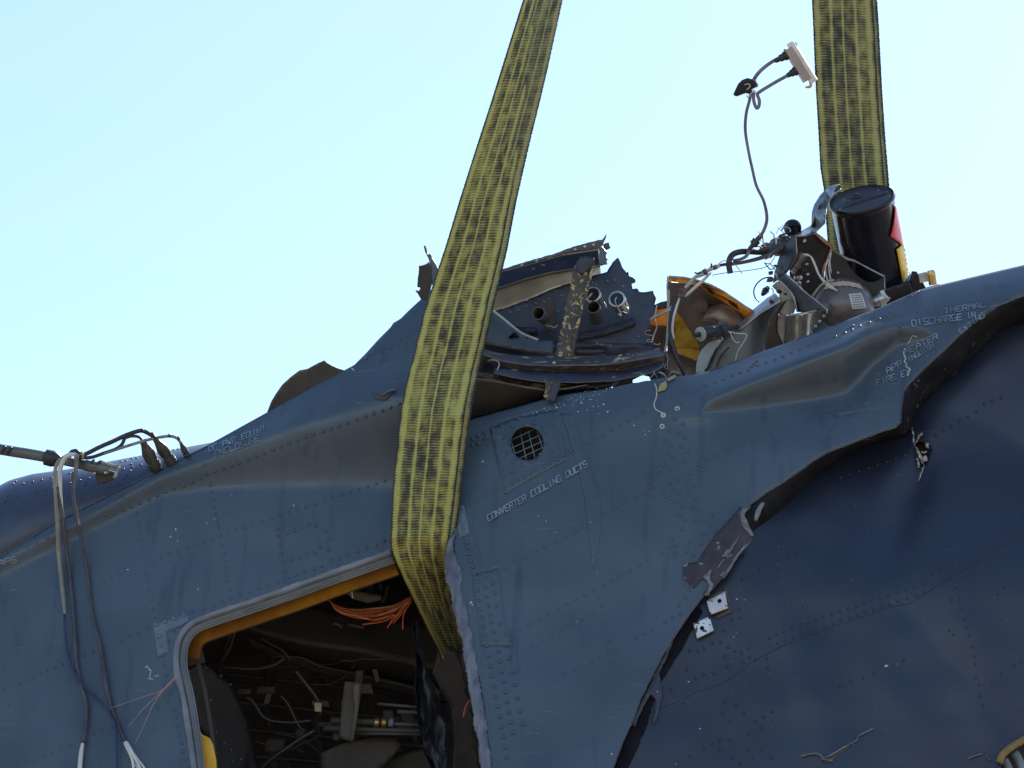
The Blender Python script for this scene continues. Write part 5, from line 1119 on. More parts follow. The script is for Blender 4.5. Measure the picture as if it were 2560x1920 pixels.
for k in range(26):
    a = random.uniform(0, 1)
    x0, y0 = 1140 + 25 * a, 478 + 10 * a
    ymid = 560 + 62 * a + random.uniform(-8, 8)
    x3, y3 = 1735, 470 + 40 * a
    pts = [(x0, y0), (1230, y0 + 62 + 30 * a), (1360, ymid), (1500, ymid + 8 - 20 * (1 - a)), (1620, (ymid + y3) / 2 + 15), (x3, y3)]
    if k % 4 == 0: pts = pts[:3] + [(1470, 660 - 30 * a), (1570, 640 - 30 * a), (1620, 600)]
    tube('orange_wire', 'E', [(x, y, .03 + .03 * random.random()) for x, y in pts], random.uniform(.9, 1.5), ORWIRE if k % 5 else BEIGE, OW, 5, 4)
for pts in ([(1730, 490), (1660, 570), (1570, 690)], [(1740, 500), (1700, 560), (1610, 660)], [(1700, 560), (1680, 620), (1678, 700)], [(1740, 480), (1650, 600), (1590, 650)], [(1680, 570), (1560, 640), (1400, 668)]):
    tube('orange_wire', 'E', [(x, y, .07) for x, y in pts], [1.5, 1.5, 2.0], ORWIRE, OW, 5, 4)
tag(tube('orange_wire_end', 'E', [(2160, 1178, .4), (2130, 1205, .41), (2108, 1250, .42), (2098, 1305, .42)], 1.6, ORWIRE, None, 6, 4, base=P(1170, 1770, .4)), 'single short orange wire end poking out below the ragged seal', 'wire')

# ------------------------------------------------------------------ details on the lower panel
for quad, hc in (([(383, 697), (490, 641), (508, 738), (405, 776)], (458, 696)), ([(307, 826), (400, 786), (425, 866), (329, 913)], (357, 853))):
    q = T('H', quad); (hx_, hy_), = T('H', [hc])
    h = [(hx_ + 5.5 * math.cos(a), hy_ + 5.5 * math.sin(a)) for a in np.linspace(0, 6.28, 10, endpoint=False)]
    sheet('hinge_plate', q, lambda x, y: Wk(x, y) + .022, [WHITE, BARE], LOWER, 8, .006, holes=[h])
sheet('painted_plate_shade', T('H', [(395, 660), (500, 615), (530, 760), (440, 800), (425, 775), (505, 740), (490, 645), (385, 695)]), lambda x, y: Wk(x, y) + .006, DARKIN, LOWER, 8, .004)  # dark sheet drawn as painted shade around the hinge plate
def ribbon_line(name, tl, pts, r, m, f, off, par=LOWER, sm=4):
    q = [(x, y, f(*T(tl, [(x, y)])[0]) + off) for x, y in densify(pts, 60, False)]
    return tube(name, tl, q, r, m, par, 5, sm)
ribbon_line('panel_seam', 'H', [(2700, -20), (2212, 300), (1850, 530), (1780, 570), (1560, 710), (1450, 730), (1100, 850), (800, 965), (620, 1065), (560, 1120), (480, 1170), (360, 1210), (0, 1370)], 1.3, SEAMM, Wk, -.0002, sm=2)
ribbon_line('skin_tear_edge', 'U', [(-120, 1570), (0, 1502), (150, 1415), (288, 1335), (295, 1300), (310, 1285), (400, 1240), (480, 1198)], 2.3, SCRAPE, Wk, .006, sm=1)
ribbon_line('skin_tear_edge', 'U', [(1560, 1556), (1600, 1535), (1660, 1515), (1730, 1495)], 2.2, SCRAPE, Wk, .006, sm=1)
ribbon_line('skin_tear_edge', 'U', [(1780, 1520), (1795, 1545), (1830, 1575)], 2.2, SCRAPE, Wk, .006, sm=1)
sheet('skin_tear_gap', T('U', [(-110, 1590), (0, 1515), (150, 1428), (290, 1348), (180, 1440), (60, 1510), (0, 1580), (-60, 1600)]), lambda x, y: Wk(x, y) + .003, DARKIN, LOWER, 6, .001)
ribbon_line('skin_tear_edge', 'H', [(930, 1592), (1000, 1575), (1040, 1585), (1060, 1610), (1110, 1615)], 2.5, SCRAPE, Wk, .006, sm=2)
sheet('torn_skin_scrap', T('H', [(1030, 1600), (1060, 1595), (1085, 1640), (1100, 1700), (1000, 1700), (1005, 1650)]), lambda x, y: Wk(x, y) + .012, [BEIGE, BARE], LOWER, 5, .004, jag=2)
# puncture
for pts in ([(1562, 618), (1572, 660), (1568, 710), (1582, 720), (1578, 660), (1570, 615)], [(1625, 640), (1600, 670), (1590, 710), (1598, 700), (1612, 672), (1630, 655)], [(1580, 715), (1595, 770), (1640, 850), (1625, 790), (1600, 740)],
            [(1620, 755), (1655, 752), (1650, 768), (1628, 770)], [(1615, 790), (1652, 782), (1655, 812), (1625, 818)], [(1640, 700), (1665, 708), (1662, 740), (1648, 730)], [(1640, 845), (1605, 930), (1600, 925), (1628, 850)], [(1595, 790), (1600, 850), (1612, 848), (1606, 800)]):
    sheet('puncture_shard', T('G', pts), lambda x, y: Wk(x, y) + .012 + .01 * random.random(), [BARE, BARE], LOWER, 4, .002, jag=.8)
sheet('puncture_backing', T('G', [(1540, 660), (1700, 660), (1700, 900), (1560, 900)]), lambda x, y: Wk(x, y) - .05, mat('rusty_dark', (.05, .03, .02), None, 30, .7), LOWER, 8, .002)
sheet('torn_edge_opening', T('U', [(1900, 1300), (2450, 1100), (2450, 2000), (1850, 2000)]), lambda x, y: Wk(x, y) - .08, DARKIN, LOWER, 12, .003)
tube('opening_frame', 'U', [(1925, 1600, .2), (1960, 1510, .205), (2060, 1420, .21), (2212, 1330, .21), (2400, 1220, .21)], [7, 8, 9, 10, 10], mat('olive_edge_trim', (.22, .16, .05), (.1, .08, .03), 20, .5, .1, bump=.3), LOWER, 10, 4)
o_ = LOWER.children[-1]
for pts, r in (([(1990, 1560), (2020, 1620), (2060, 1700)], 9), ([(2100, 1480), (2150, 1560), (2200, 1700)], 10)):
    tube('inner_tube', 'U', [(x, y, Wk(*T('U', [(x, y)])[0]) - .03) for x, y in pts], r, SEAL, LOWER, 8, 3)
# fix frame depth to follow the panel
V_, F_ = tube_geo(catmull([P(X, Y, Wk(X, Y) + .004) for X, Y in T('U', [(1925, 1600), (1960, 1510), (2060, 1420), (2212, 1330), (2400, 1220)])], 5), 9 * MM, 10)
b_ = base_of(LOWER)
me_ = bpy.data.meshes.new('opening_frame'); me_.from_pydata([tuple(v - b_) for v in V_], [], F_); me_.materials.append(MATS['olive_edge_trim'])
me_.polygons.foreach_set('use_smooth', [True] * len(me_.polygons)); o_.data = me_

# washers, chips and yellow scraps on the side panel
for x, y in ((1917, 60), (1820, 105), (1812, 182)):
    (X, Y), = T('F', [(x, y)]); c = gp(X, Y, .0005)
    lathe('washer', c, c - FW * .003, [(0, 6.5 * MM), (1, 6.3 * MM), (1, 2.8 * MM), (0, 2.6 * MM)], CHIPM, RIGHT, 16)
ribbon_line('crack_edge', 'C', [(1760, 1270), (1775, 1310), (1770, 1370), (1755, 1410), (1770, 1450), (1810, 1470), (1825, 1490)], 1.8, CHIPM, Wskin, .002, RIGHT, 2)
ribbon_line('crack_edge', 'Q', [(985, 1215), (930, 1195), (905, 1240), (870, 1300)], 1.2, CHIPM, Wskin, .002, RIGHT, 2)
ribbon_line('crack_edge', 'Q', [(850, 1340), (825, 1380), (830, 1420), (850, 1460), (830, 1490), (860, 1520), (850, 1550), (900, 1580), (880, 1620), (875, 1660)], 1.8, CHIPM, Wskin, .002, RIGHT, 2)
sheet('yellow_primer_scrap', T('C', [(1780, 1320), (1800, 1270), (1840, 1245), (1845, 1290), (1835, 1310), (1790, 1325)]), lambda x, y: Wskin(x, y) + .008, [mat('olive_yellow', (.35, .33, .12), None, 20, .5), BARE], RIGHT, 4, .002, jag=.6)
sheet('yellow_primer_scrap', T('C', [(1840, 1240), (1900, 1205), (1912, 1220), (1860, 1250)]), lambda x, y: Wskin(x, y) + .012, [MATS['olive_yellow'], BARE], RIGHT, 4, .002, jag=.6)
tube('white_cord_scrap', 'C', [(1790, 1190, .02), (1820, 1205, .02), (1840, 1225, .02), (1835, 1250, .02)], 1.5, BARE, RIGHT, 5, 3)
chips = []
def chip(X, Y, s, f=Wskin, el=1.6, ang=-.45):
    n = 7; c, sn = math.cos(ang), math.sin(ang); vs = []
    for k in range(n):
        a = 6.283 * k / n; r = s * random.uniform(.6, 1.2); dx, dy = r * el * math.cos(a), r * math.sin(a)
        x, y = X + dx * c - dy * sn, Y + dx * sn + dy * c; vs.append(P(x, y, f(x, y) + .0012))
    chips.append((vs, [tuple(range(n - 1, -1, -1))]))
for x, y, s in ((930, 1245, 2.2), (880, 1275, 2.8), (815, 1280, 1.6), (1015, 1205, 2), (1040, 1250, 2), (1160, 1190, 3), (1100, 1265, 1.6), (1445, 1138, 2.6), (1470, 1092, 1.6), (1250, 1165, 1.5), (1340, 1165, 1.6), (1580, 1055, 1.5), (1625, 1110, 1.5), (1560, 1100, 1.8), (1700, 1155, 2.8), (1640, 1180, 1.5), (1580, 1180, 1.5), (1405, 1238, 2.0), (1748, 1240, 2.6), (1510, 1220, 1.4), (1645, 1262, 1.4), (2050, 1400, 1.8), (2165, 1460, 1.2), (2180, 1510, 1.3), (640, 1355, 1.6), (730, 1315, 2)):
    chip(*T('N', [(x, y)])[0], s * .8)
for k in range(60):
    t = random.random(); x = 780 + 1000 * t; y = 1290 - 330 * t + random.gauss(0, 26); chip(*T('N', [(x, y)])[0], random.uniform(.5, 1.2))
for x, y, s in ((570, 425, 2.2), (955, 800, 1.2), (1010, 838, 1.6), (1075, 915, 1.2), (1365, 1193, 1.2), (490, 1400, 2.6), (500, 1415, 2), (1615, 175, 1.4), (1722, 215, 1.2), (1695, 240, 1.2)):
    chip(*T('F', [(x, y)])[0], s)
for x, y, s, a in ((1215, 895, 2.2, 1.4), (1178, 945, 2, -.5), (1228, 973, 1.6, 1.4), (1428, 853, 1.6, 1.4), (1482, 823, 1.2, 0), (2030, 730, 2, 1.5), (885, 1173, 2, 0), (1368, 1308, 1.6, 0), (1658, 380, 1, 1.4), (1597, 655, 1.2, 0), (1660, 405, 1, 1.4)):
    chip(*T('A', [(x, y)])[0], s * .8, Wskin, 2.4, a)
for x, y in ((775, 1165), (785, 1175)): chip(*T('B', [(x, y)])[0], 1.5, Wskin, 2.4, .7)
for k in range(5): chip(*T('L', [(1010 + 8 * k, 962 + 6 * k * (k > 1))])[0], 1.2)
V_, F_ = join_geo(chips)
ch = link_mesh('paint_fleck', V_, F_, CHIPM, FUS); ch['kind'] = 'stuff'
chips = []
for x, y, s in ((280, 1162, 2), (558, 685, 1.8), (602, 690, 1.2), (1420, 1070, 3), (1482, 1060, 1.3), (1225, 580, .8), (345, 1432, 1.6), (540, 905, 1.4), (555, 878, 1), (205, 1635, 1.2)):
    chip(*T('H', [(x, y)])[0], s, Wk)
for k in range(160):
    x, y = random.uniform(1700, 2550), random.uniform(1150, 1900)
    if edge_d(x, y) > 40 and x > 1560 + (1900 - y) * .35: chip(x, y, random.uniform(.3, .7), Wk)
V_, F_ = join_geo(chips)
ch = link_mesh('paint_fleck', V_, F_, CHIPM, FUS); ch['kind'] = 'stuff'

# chalk scribble
for pts in ([(1002, 966), (1018, 950), (1025, 968), (1045, 985), (1038, 1010), (1036, 1040)], [(1022, 1040), (1058, 1046)], [(1066, 1030), (1072, 1018), (1080, 1032), (1090, 1015), (1100, 1025)]):
    ribbon_line('chalk_mark', 'L', pts, 1.1, CHIPM, Wskin, .0005, LEFT, 1)

# ------------------------------------------------------------------ stencil lettering
G_ = {'A': [[(0, 0), (0, 3.6), (2, 6), (4, 3.6), (4, 0)], [(0, 2.2), (4, 2.2)]], 'C': [[(4, 6), (0, 6), (0, 0), (4, 0)]], 'D': [[(0, 0), (0, 6), (3, 6), (4, 5), (4, 1), (3, 0), (0, 0)]], 'E': [[(4, 6), (0, 6), (0, 0), (4, 0)], [(0, 3), (3.2, 3)]],
      'F': [[(4, 6), (0, 6), (0, 0)], [(0, 3), (3.2, 3)]], 'G': [[(4, 6), (0, 6), (0, 0), (4, 0), (4, 3), (2.4, 3)]], 'H': [[(0, 0), (0, 6)], [(4, 0), (4, 6)], [(0, 3), (4, 3)]], 'I': [[(2, 0), (2, 6)]], 'L': [[(0, 6), (0, 0), (4, 0)]],
      'M': [[(0, 0), (0, 6), (2, 3), (4, 6), (4, 0)]], 'N': [[(0, 0), (0, 6), (4, 0), (4, 6)]], 'O': [[(0, 0), (0, 6), (4, 6), (4, 0), (0, 0)]], 'P': [[(0, 0), (0, 6), (4, 6), (4, 2.8), (0, 2.8)]], 'Q': [[(0, 0), (0, 6), (4, 6), (4, 0), (0, 0)], [(2.6, 1.6), (4.4, -.6)]],
      'R': [[(0, 0), (0, 6), (4, 6), (4, 3), (0, 3)], [(1.8, 3), (4, 0)]], 'S': [[(4, 6), (0, 6), (0, 3), (4, 3), (4, 0), (0, 0)]], 'T': [[(0, 6), (4, 6)], [(2, 0), (2, 6)]], 'U': [[(0, 6), (0, 0), (4, 0), (4, 6)]], 'V': [[(0, 6), (1.6, 0), (4, 6)]],
      'W': [[(0, 6), (.8, 0), (2, 3.4), (3.2, 0), (4, 6)]], 'X': [[(0, 0), (4, 6)], [(0, 6), (4, 0)]]}
def text(s, tl, x0, y0, x1, y1, h, par, f=Wskin, slant=.25, m=STENCIL, sw=.80, gap=1.45, off=.0042):
    (X0, Y0), (X1, Y1) = T(tl, [(x0, y0), (x1, y1)]); h = h * TILE[tl][2]
    L = math.hypot(X1 - X0, Y1 - Y0); d = ((X1 - X0) / L, (Y1 - Y0) / L); n = (d[1], -d[0])
    u = (n[0] + slant * d[0], n[1] + slant * d[1])
    adv = L / (len(s) - gap / (4 + gap)); cw = adv / (4 + gap) * 4
    parts = []; k = 0
    for i, chh in enumerate(s):
        for pl in G_.get(chh, []):
            pts = [(X0 + d[0] * (i * adv + p[0] / 4 * cw) + u[0] * p[1] / 6 * h, Y0 + d[1] * (i * adv + p[0] / 4 * cw) + u[1] * p[1] / 6 * h) for p in pl]
            hw = sw * h / 6 * .72
            for a, b in zip(pts, pts[1:]):
                k += 1
                l = math.hypot(b[0] - a[0], b[1] - a[1]) or 1; e = ((b[0] - a[0]) / l, (b[1] - a[1]) / l); q = (-e[1] * hw, e[0] * hw); ex = hw * .5
                A = (a[0] - e[0] * ex, a[1] - e[1] * ex); B = (b[0] + e[0] * ex, b[1] + e[1] * ex)
                ns = max(1, int(l / 8)); vs = []
                for j in range(ns + 1):
                    x, y = A[0] + (B[0] - A[0]) * j / ns, A[1] + (B[1] - A[1]) * j / ns
                    for sg in (1, -1):
                        vs.append(P(x + sg * q[0], y + sg * q[1], f(x + sg * q[0], y + sg * q[1]) + off + .00005 * (k % 9)))
                parts.append((vs, [(2 * j, 2 * j + 1, 2 * j + 3, 2 * j + 2) for j in range(ns)]))
    V, F = join_geo(parts)
    o = link_mesh('stencil_lettering', V, F, m, par, False); return o
text('DC PWR EQUIP', 'A', 1447, 358, 1825, 218, 36, LEFT)
text('ENCLOSURE', 'A', 1488, 393, 1795, 280, 36, LEFT)
text('APS', 'A', -10, 1146, 112, 1120, 36, LEFT)
text('CONVERTER COOLING DUCTS', 'F', 612, 838, 1296, 458, 40, RIGHT, off=.006)
text('THERMAL', 'Q', 1300, 938, 1765, 862, 58, RIGHT, slant=.1)
text('DISCHARGE', 'Q', 925, 1085, 1500, 1010, 68, RIGHT, slant=.0)
text('IN', 'Q', 1560, 1000, 1655, 985, 68, RIGHT, slant=.0)
text('EXTING', 'Q', 1480, 1168, 1760, 975, 50, RIGHT, slant=.1)
text('HEATER', 'Q', 850, 1415, 1225, 1225, 62, RIGHT, slant=.1)
text('APP', 'Q', 640, 1628, 815, 1540, 66, RIGHT, slant=.1)
text('INGUISH', 'Q', 885, 1495, 1180, 1325, 54, RIGHT, slant=.1)
text('FIRE EX', 'D', 1200, 1560, 1425, 1480, 38, RIGHT, slant=.15)
text('ON', 'L', 1307, 892, 1358, 890, 28, FUS, lambda x, y: -.035, .1, SEAL)
sheet('placard', T('L', [(1285, 850), (1400, 840), (1420, 930), (1290, 960)]), wi(-.04), DARKIN, FUS, 8, .004)

# ------------------------------------------------------------------ rivets
def dome():
    V, F = [], []
    for z, r in ((-.1, 1.05), (.35, .98), (.62, .6)):
        for k in range(9): V.append((r * math.cos(k * .698132), r * math.sin(k * .698132), z))
    V.append((0, 0, .7))
    for i in (0, 1):
        for k in range(9): F.append((i * 9 + k, i * 9 + (k + 1) % 9, (i + 1) * 9 + (k + 1) % 9, (i + 1) * 9 + k))
    for k in range(9): F.append((18 + k, 18 + (k + 1) % 9, 27))
    return V, F
DV, DF = dome()
def rmesh(m):
    me = bpy.data.meshes.new('rivet'); me.from_pydata(DV, [], DF); me.materials.append(m)
    me.polygons.foreach_set('use_smooth', [True] * len(DF)); me.update(); return me
RMJ = rmesh(PAINT)
RIV = []   # (pos, normal, radius, parent, material)
def surf(f, x, y):
    p = P(x, y, f(x, y)); a = P(x + 3, y, f(x + 3, y)) - p; b = P(x, y + 3, f(x, y + 3)) - p
    n = a.cross(b).normalized()
    if n.dot(FW) > 0: n = -n
    return p, n
def rivs(tl, pts, r, par, f=Wskin, off=.0, m=PAINT, step=None):
    if step: pts = densify(pts, step, False)
    for q in pts:
        (X, Y), = T(tl, [q[:2]])
        if not (-20 < X < 2580 and Y < 1940): continue
        p, n = surf(f, X, Y)
        RIV.append((p + n * off, n, r * MM, par, m))
A1 = [(2165, 235), (2110, 255), (2055, 280), (1997, 300), (1943, 322), (1887, 345), (1825, 368), (1770, 390), (1715, 410), (1655, 432), (1600, 455), (1545, 472), (1485, 493), (1425, 510), (1380, 540), (1325, 567), (1268, 592), (1203, 610), (1145, 635), (1085, 662), (1030, 690), (965, 712), (910, 735), (850, 757), (788, 780), (730, 795)]
rivs('A', A1, 4.3, LEFT, off=.0018)
rivs('B', [(572, 1597), (627, 1580), (682, 1560), (740, 1540), (805, 1515), (865, 1495), (922, 1475), (985, 1455), (1040, 1433), (1100, 1410)], 4.4, LEFT, off=.0018)
rivs('A', [(670, 820), (610, 840), (540, 870), (470, 900), (400, 925), (330, 955), (250, 990), (180, 1015), (110, 1040)], 3.2, LEFT)
rivs('B', [(980, 1050), (1037, 1025), (1092, 1005), (1150, 985), (870, 1095), (1220, 965)], 3.8, LEFT)
rivs('A', [(1385, 380), (1408, 450), (1452, 590), (1465, 640), (1475, 690), (1480, 740), (1490, 790), (1500, 840), (1510, 878), (1520, 935), (1540, 1010), (1545, 1062), (1552, 1115), (1560, 1165), (1568, 1215), (1575, 1258), (1590, 1308)], 4.1, LEFT)
rivs('A', [(1908, 893), (1920, 940), (1935, 1005), (1943, 1062), (1953, 1122), (1970, 1182), (1990, 1235)], 4.3, LEFT)
rivs('A', [(1060, 1122), (1110, 1100), (1175, 1070), (1230, 1048), (1290, 1022), (1345, 1005), (1405, 985), (1468, 962), (1573, 920), (1632, 903), (1690, 882), (1748, 865), (1810, 842), (1875, 820), (1935, 797), (1995, 778), (2053, 758), (2113, 740), (2175, 720), (2240, 700), (2300, 680), (2360, 660), (2420, 640), (2480, 620), (2540, 600), (2600, 580), (2660, 560)], 3.7, LEFT)
rivs('A', [(1985, 925), (2030, 905), (2083, 885), (2135, 865), (2180, 872), (2015, 1100), (2068, 1095), (2117, 1070), (2170, 1057), (2043, 1210), (2108, 1188), (2170, 1168), (1660, 1345), (1727, 1325), (1787, 1305), (1853, 1283), (1917, 1262), (1330, 1465), (1405, 1445), (1477, 1418), (1535, 1395), (1595, 1375)], 4.2, LEFT)
rivs('A', [(945, 790), (957, 840), (960, 880), (967, 918), (975, 975), (985, 1030), (995, 1090), (1000, 1140), (1008, 1205), (1015, 1253), (1030, 1310), (1047, 1380), (1062, 1445), (1073, 1505)], 3.5, LEFT)
rivs('E', [(1000, 305), (1063, 285), (1113, 265), (1180, 222), (1238, 210), (1295, 187), (1362, 162), (1427, 143), (1493, 118), (1550, 92), (815, 10), (815, 55), (827, 120), (837, 180), (848, 237), (865, 297), (910, 217), (960, 208), (1012, 183), (1065, 173), (1105, 133), (1155, 90), (1165, 150), (1140, 20), (877, 40), (930, 15)], 4.6, LEFT)
rivs('L', [(1077, 668), (1142, 650), (1203, 628), (1270, 600), (1100, 750), (1112, 815)], 5.6, LEFT, off=.0022, m=PATCH)
rivs('L', [(1125, 882), (1138, 952), (1152, 1015), (1178, 1143), (1165, 1205), (1207, 1257), (1213, 1308), (1230, 1370), (1240, 1430), (1255, 1487), (1265, 1545), (1277, 1602), (1330, 580), (1200, 710), (1165, 780), (1095, 1240)], 4.4, LEFT)
rivs('L', [(1020, 695), (957, 728), (895, 750), (835, 780), (645, 857), (585, 880), (1045, 1265), (1005, 1280), (940, 1305), (875, 1335), (770, 1378), (705, 1400), (648, 1425), (430, 942), (375, 965), (325, 985), (278, 1010), (230, 1030), (182, 1050), (130, 1075), (720, 360), (770, 345), (825, 318)], 3.8, LEFT)
rivs('L', [(480, 1500), (420, 1525), (360, 1550), (300, 1575), (240, 1600), (180, 1620), (120, 1640), (60, 1490), (60, 1230), (30, 1120)], 3.2, LEFT)
F1 = [(490, 715), (540, 688), (590, 665), (672, 620), (1235, 335), (1290, 300), (1350, 270), (1405, 240), (1465, 208), (1520, 175), (1575, 145), (1630, 118), (1680, 88)]
rivs('F', F1, 4.4, RIGHT)
rivs('F', [(725, 1160), (800, 1120), (865, 1088), (935, 1050), (1000, 1020), (1075, 980), (1145, 945), (1210, 905), (1275, 875), (1350, 830), (1415, 790), (1490, 750), (1555, 710), (1632, 675), (1692, 643), (1748, 613), (1812, 608), (1865, 582), (1915, 555)], 4.2, RIGHT)
rivs('F', [(770, 1655), (830, 1588), (895, 1552), (960, 1517), (1025, 1480), (1090, 1450), (1150, 1415), (1215, 1380), (1275, 1350), (1340, 1315), (1408, 1280), (1460, 1250), (1525, 1215), (1590, 1180), (1655, 1142), (1715, 1105), (1805, 1058), (1865, 1025), (1905, 1005)], 3.9, RIGHT)
rivs('F', [(458, 985), (468, 1020), (480, 1065), (490, 1110), (505, 1155), (515, 1205), (530, 1258), (532, 1322), (545, 1390), (553, 1450), (565, 1505), (575, 1567), (590, 1630), (600, 1700), (612, 1770), (625, 1840), (637, 1910), (650, 1980), (663, 2050), (676, 2120), (690, 2190), (702, 2260), (715, 2330), (728, 2400), (740, 2470)], 5.2, RIGHT, off=.001)
rivs('F', [(430, 745), (433, 850), (440, 888), (443, 930)], 6, RIGHT, off=.0022, m=PATCH)
rivs('F', [(500, 790), (505, 860), (520, 920), (530, 970), (535, 1010), (545, 1055), (552, 1100), (558, 1155)], 3.2, RIGHT)
rivs('F', [(595, 1218), (590, 1295), (600, 1362), (613, 1425), (623, 1485), (633, 1540), (648, 1603), (665, 1670), (680, 1740), (690, 1810), (702, 1880), (715, 1950), (728, 2020), (740, 2090), (752, 2160), (765, 2230), (778, 2300), (655, 1190), (642, 1268), (655, 1335), (668, 1430), (695, 1550), (735, 1620), (735, 1700), (755, 1790), (775, 1880), (795, 1970), (812, 2060), (830, 2150), (848, 2240)], 4.6, RIGHT, off=.0021)
rivs('F', [(500, 310), (545, 300), (590, 270), (500, 270), (540, 250), (585, 230), (640, 203), (700, 180), (775, 183), (820, 130), (860, 180), (925, 165), (985, 180), (1050, 135), (668, 305), (675, 378), (688, 430), (707, 480), (720, 530), (720, 258), (750, 300), (745, 370), (780, 430), (770, 500), (730, 612), (770, 585), (815, 555), (862, 530), (908, 505), (950, 485), (997, 460), (1040, 437), (1085, 412), (1130, 385), (1178, 355), (840, 450), (908, 432), (970, 378), (1010, 302), (1045, 355), (1015, 240), (1068, 185), (1075, 235), (1085, 283), (1100, 333)], 4.5, RIGHT, off=.0018)
rivs('F', [(1955, 165), (1900, 130), (1855, 210), (1922, 233), (1968, 262), (1832, 282), (1870, 315), (1942, 323), (1985, 355), (1850, 375), (1887, 403), (1958, 420), (1820, 450), (1865, 470), (1797, 503), (1720, 567), (1990, 562), (2017, 502), (2065, 448), (2117, 408), (2175, 378), (2092, 485), (2030, 597), (1888, 622), (1930, 645), (1748, 670), (1825, 668), (1870, 680), (2007, 655), (2048, 688), (1912, 708), (1953, 740), (2025, 745), (2068, 777), (1928, 798), (1970, 828), (2047, 838), (2155, 800), (2145, 863), (1950, 893), (2175, 905), (2100, 925), (1880, 957), (2003, 985), (2078, 992), (1903, 1063), (1983, 1045), (2025, 1075), (1997, 1140), (1998, 1315), (1975, 1365), (1930, 1418), (1935, 1480), (1885, 1505), (1835, 1538), (1745, 1585), (1690, 1615), (1632, 1645)], 4.7, RIGHT)
rivs('F', [(1385, 1368), (1395, 1430), (1405, 1487), (1418, 1547), (1430, 1603), (1440, 1670), (1450, 1740), (1460, 1810)], 3.2, RIGHT)
rivs('F', [(700, 1800), (770, 1765), (840, 1730), (910, 1695), (980, 1660), (1050, 1625), (1120, 1590), (1190, 1555), (1260, 1520), (1330, 1485), (1560, 1690), (1500, 1720), (1440, 1750), (1380, 1780), (1320, 1810), (1260, 1840), (1200, 1870), (1140, 1900), (1080, 1930)], 3.4, RIGHT)
rivs('G', [(500, 745), (548, 727), (597, 708), (650, 690), (703, 670), (755, 652), (808, 635), (858, 620), (912, 605), (962, 585), (1020, 570), (1070, 548), (1125, 530), (1180, 512), (1235, 497), (1290, 480), (1345, 465), (1395, 450), (1450, 430)], 4.2, RIGHT)
rivs('G', [(305, 410), (345, 395), (378, 378), (430, 360), (480, 342), (530, 322), (578, 305), (625, 290), (640, 270), (655, 255), (670, 240), (675, 262), (725, 245), (775, 228), (823, 208), (870, 190), (920, 170), (972, 150), (1020, 133), (1072, 115), (1125, 95), (1180, 75)], 4.4, RIGHT)
rivs('Q', [(120, 1165), (150, 1140), (180, 1115), (210, 1095), (240, 1080), (230, 1130), (320, 1085), (430, 1045), (545, 1000), (645, 970), (740, 935), (865, 922), (983, 915), (1093, 897), (1207, 880), (1325, 850), (1435, 845), (1560, 830), (1680, 812), (1780, 790), (1900, 775), (2025, 755), (775, 1085), (795, 1155), (828, 1245)], 4.2, RIGHT)
rivs('F', [(1240, 60), (1290, 50), (1560, 40), (1500, 60), (1850, 60), (1940, 20), (1790, 30), (1880, -20), (1960, -60)], 3.6, RIGHT)
K1 = [(745, 912), (785, 888), (828, 875), (875, 857), (920, 842), (965, 825), (1012, 808), (1055, 790), (1105, 775), (1150, 757), (1200, 742), (1245, 728), (1290, 710), (1337, 695), (1382, 680), (1430, 665), (1480, 648), (1530, 632), (1580, 618), (1632, 600), (1680, 545), (1725, 525)]
kw = dict(f=Wk, m=NAVYSKIN)
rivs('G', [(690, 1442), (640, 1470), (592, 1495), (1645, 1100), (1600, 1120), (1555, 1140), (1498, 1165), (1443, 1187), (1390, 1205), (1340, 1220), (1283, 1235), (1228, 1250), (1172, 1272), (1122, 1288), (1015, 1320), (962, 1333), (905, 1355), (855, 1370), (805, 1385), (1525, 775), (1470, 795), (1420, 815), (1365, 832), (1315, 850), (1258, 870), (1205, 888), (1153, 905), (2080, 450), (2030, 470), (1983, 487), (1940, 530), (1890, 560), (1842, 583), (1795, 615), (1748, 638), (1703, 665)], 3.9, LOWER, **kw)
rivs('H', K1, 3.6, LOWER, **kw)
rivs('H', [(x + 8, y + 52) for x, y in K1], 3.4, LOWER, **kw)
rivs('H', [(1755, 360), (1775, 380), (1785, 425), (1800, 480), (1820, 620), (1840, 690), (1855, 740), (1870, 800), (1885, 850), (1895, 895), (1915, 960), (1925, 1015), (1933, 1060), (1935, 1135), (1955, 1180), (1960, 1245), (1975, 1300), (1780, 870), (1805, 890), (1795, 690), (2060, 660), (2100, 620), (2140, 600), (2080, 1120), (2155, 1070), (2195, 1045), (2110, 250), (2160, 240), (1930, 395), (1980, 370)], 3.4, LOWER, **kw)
rivs('H', [(288, 985), (335, 985), (370, 970), (415, 943), (465, 935), (510, 965), (545, 985), (585, 998), (628, 972), (630, 1025), (595, 1052), (665, 1035), (318, 1143), (365, 1122), (422, 1115), (270, 1095), (490, 1275), (555, 1300), (478, 1345), (600, 1345), (760, 1335), (712, 1365), (663, 1392), (515, 1390), (697, 1430), (625, 1465), (370, 1548), (420, 1523), (458, 1500), (455, 1555), (518, 1500), (620, 1555), (703, 1555), (650, 1598), (755, 1600), (290, 1595), (535, 1600), (575, 1635), (600, 440), (570, 745), (580, 795), (530, 805), (485, 870), (735, 1085), (730, 1030), (505, 1075), (490, 1015), (1150, 1190), (1215, 1160), (1283, 1142), (1350, 1120), (1520, 1040), (250, 1280), (180, 1210)], 3.9, LOWER, **kw)
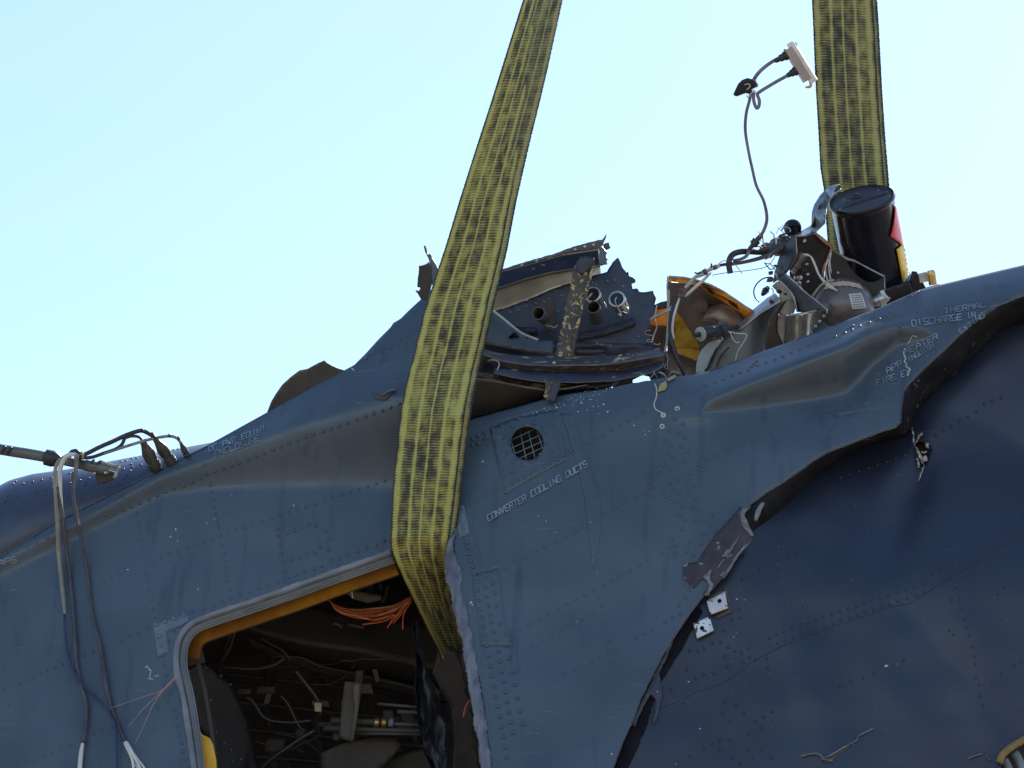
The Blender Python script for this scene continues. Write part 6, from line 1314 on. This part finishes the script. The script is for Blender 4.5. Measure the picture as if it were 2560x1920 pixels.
# crown rivets follow the rounded roof
def rcrown(pts, r):
    for x, y in pts:
        (X, Y), = T('O', [(x, y)])
        yb = crown_p(X, 0)[1]; yt = crown_p(X, math.pi / 2)[1]
        s = (Y - yb) / (yt - yb)
        if not 0 <= s < .985: continue
        a = math.asin(s); p = P(*crown_p(X, a)); n = (P(*crown_p(X + 3, a)) - p).cross(P(*crown_p(X, a + .02)) - p).normalized()
        if n.dot(FW) > 0: n = -n
        RIV.append((p, n, r * MM, CROWN, CROWNP))
rcrown([(135, 1000), (237, 980), (350, 947), (460, 916), (560, 893), (768, 838), (205, 830), (315, 800), (415, 775), (520, 750), (600, 733), (805, 680), (920, 650), (1020, 625), (180, 665), (265, 690), (375, 665), (480, 645), (590, 620), (800, 570), (1255, 718), (1358, 695), (1435, 618), (1460, 578), (1500, 540), (1520, 495), (1505, 465), (1420, 520), (1620, 470), (1515, 400), (1570, 395), (1450, 425), (1390, 435), (45, 905), (90, 825), (75, 880), (150, 690), (980, 700), (985, 670), (890, 540), (1690, 525), (2000, 300), (2050, 290), (1940, 320)], 3.6)
# deck rivets
for x, y in ((440, 1020), (535, 990), (630, 952), (735, 920), (830, 895), (1035, 820), (890, 865), (1430, 700), (1555, 660), (1640, 650), (1740, 720), (1910, 1300), (1390, 680), (1090, 1010), (990, 1010), (1860, 1120), (1770, 1160)):
    (X, Y), = T('M', [(x, y)]); p, n = surf(WD, X, Y); RIV.append((p + n * .001, n, 4.2 * MM, FUS, PATCH))
for x, y in ((1190, 295), (1300, 260), (1400, 240)):
    (X, Y), = T('M', [(x, y)]); p = P(X, Y, -.235); RIV.append((p, -FW, 3.6 * MM, FUS, STEEL))
(X, Y), = T('N', [(1130, 680)]); RIV.append((P(X, Y, -.045), -FW, 4.6 * MM, FUS, STEEL))
order = sorted(range(len(RIV)), key=lambda i: -RIV[i][2])
keep = set(order[:292])
mcache, rest = {}, {}
for i, (p, n, r, par, m) in enumerate(RIV):
    b = base_of(par)
    if i in keep:
        if m.name not in mcache: mcache[m.name] = rmesh(m)
        o = bpy.data.objects.new('rivet', mcache[m.name]); COL.objects.link(o); o.parent = par
        o.location = p - b; o.rotation_mode = 'QUATERNION'; o.rotation_quaternion = n.to_track_quat('Z', 'Y'); o.scale = (r, r, r)
    else:
        q = n.to_track_quat('Z', 'Y').to_matrix()
        rest.setdefault((par.name, m.name), []).append(([p + q @ (Vector(v) * r) for v in DV], DF))
for (pn, mn), parts in rest.items():
    V, F = join_geo(parts); o = link_mesh('small_rivets', V, F, bpy.data.materials[mn], bpy.data.objects[pn]); o['kind'] = 'stuff'
print('rivets', len(RIV), 'objects', len(bpy.data.objects), 'tris', sum(len(m.polygons) for m in bpy.data.meshes))
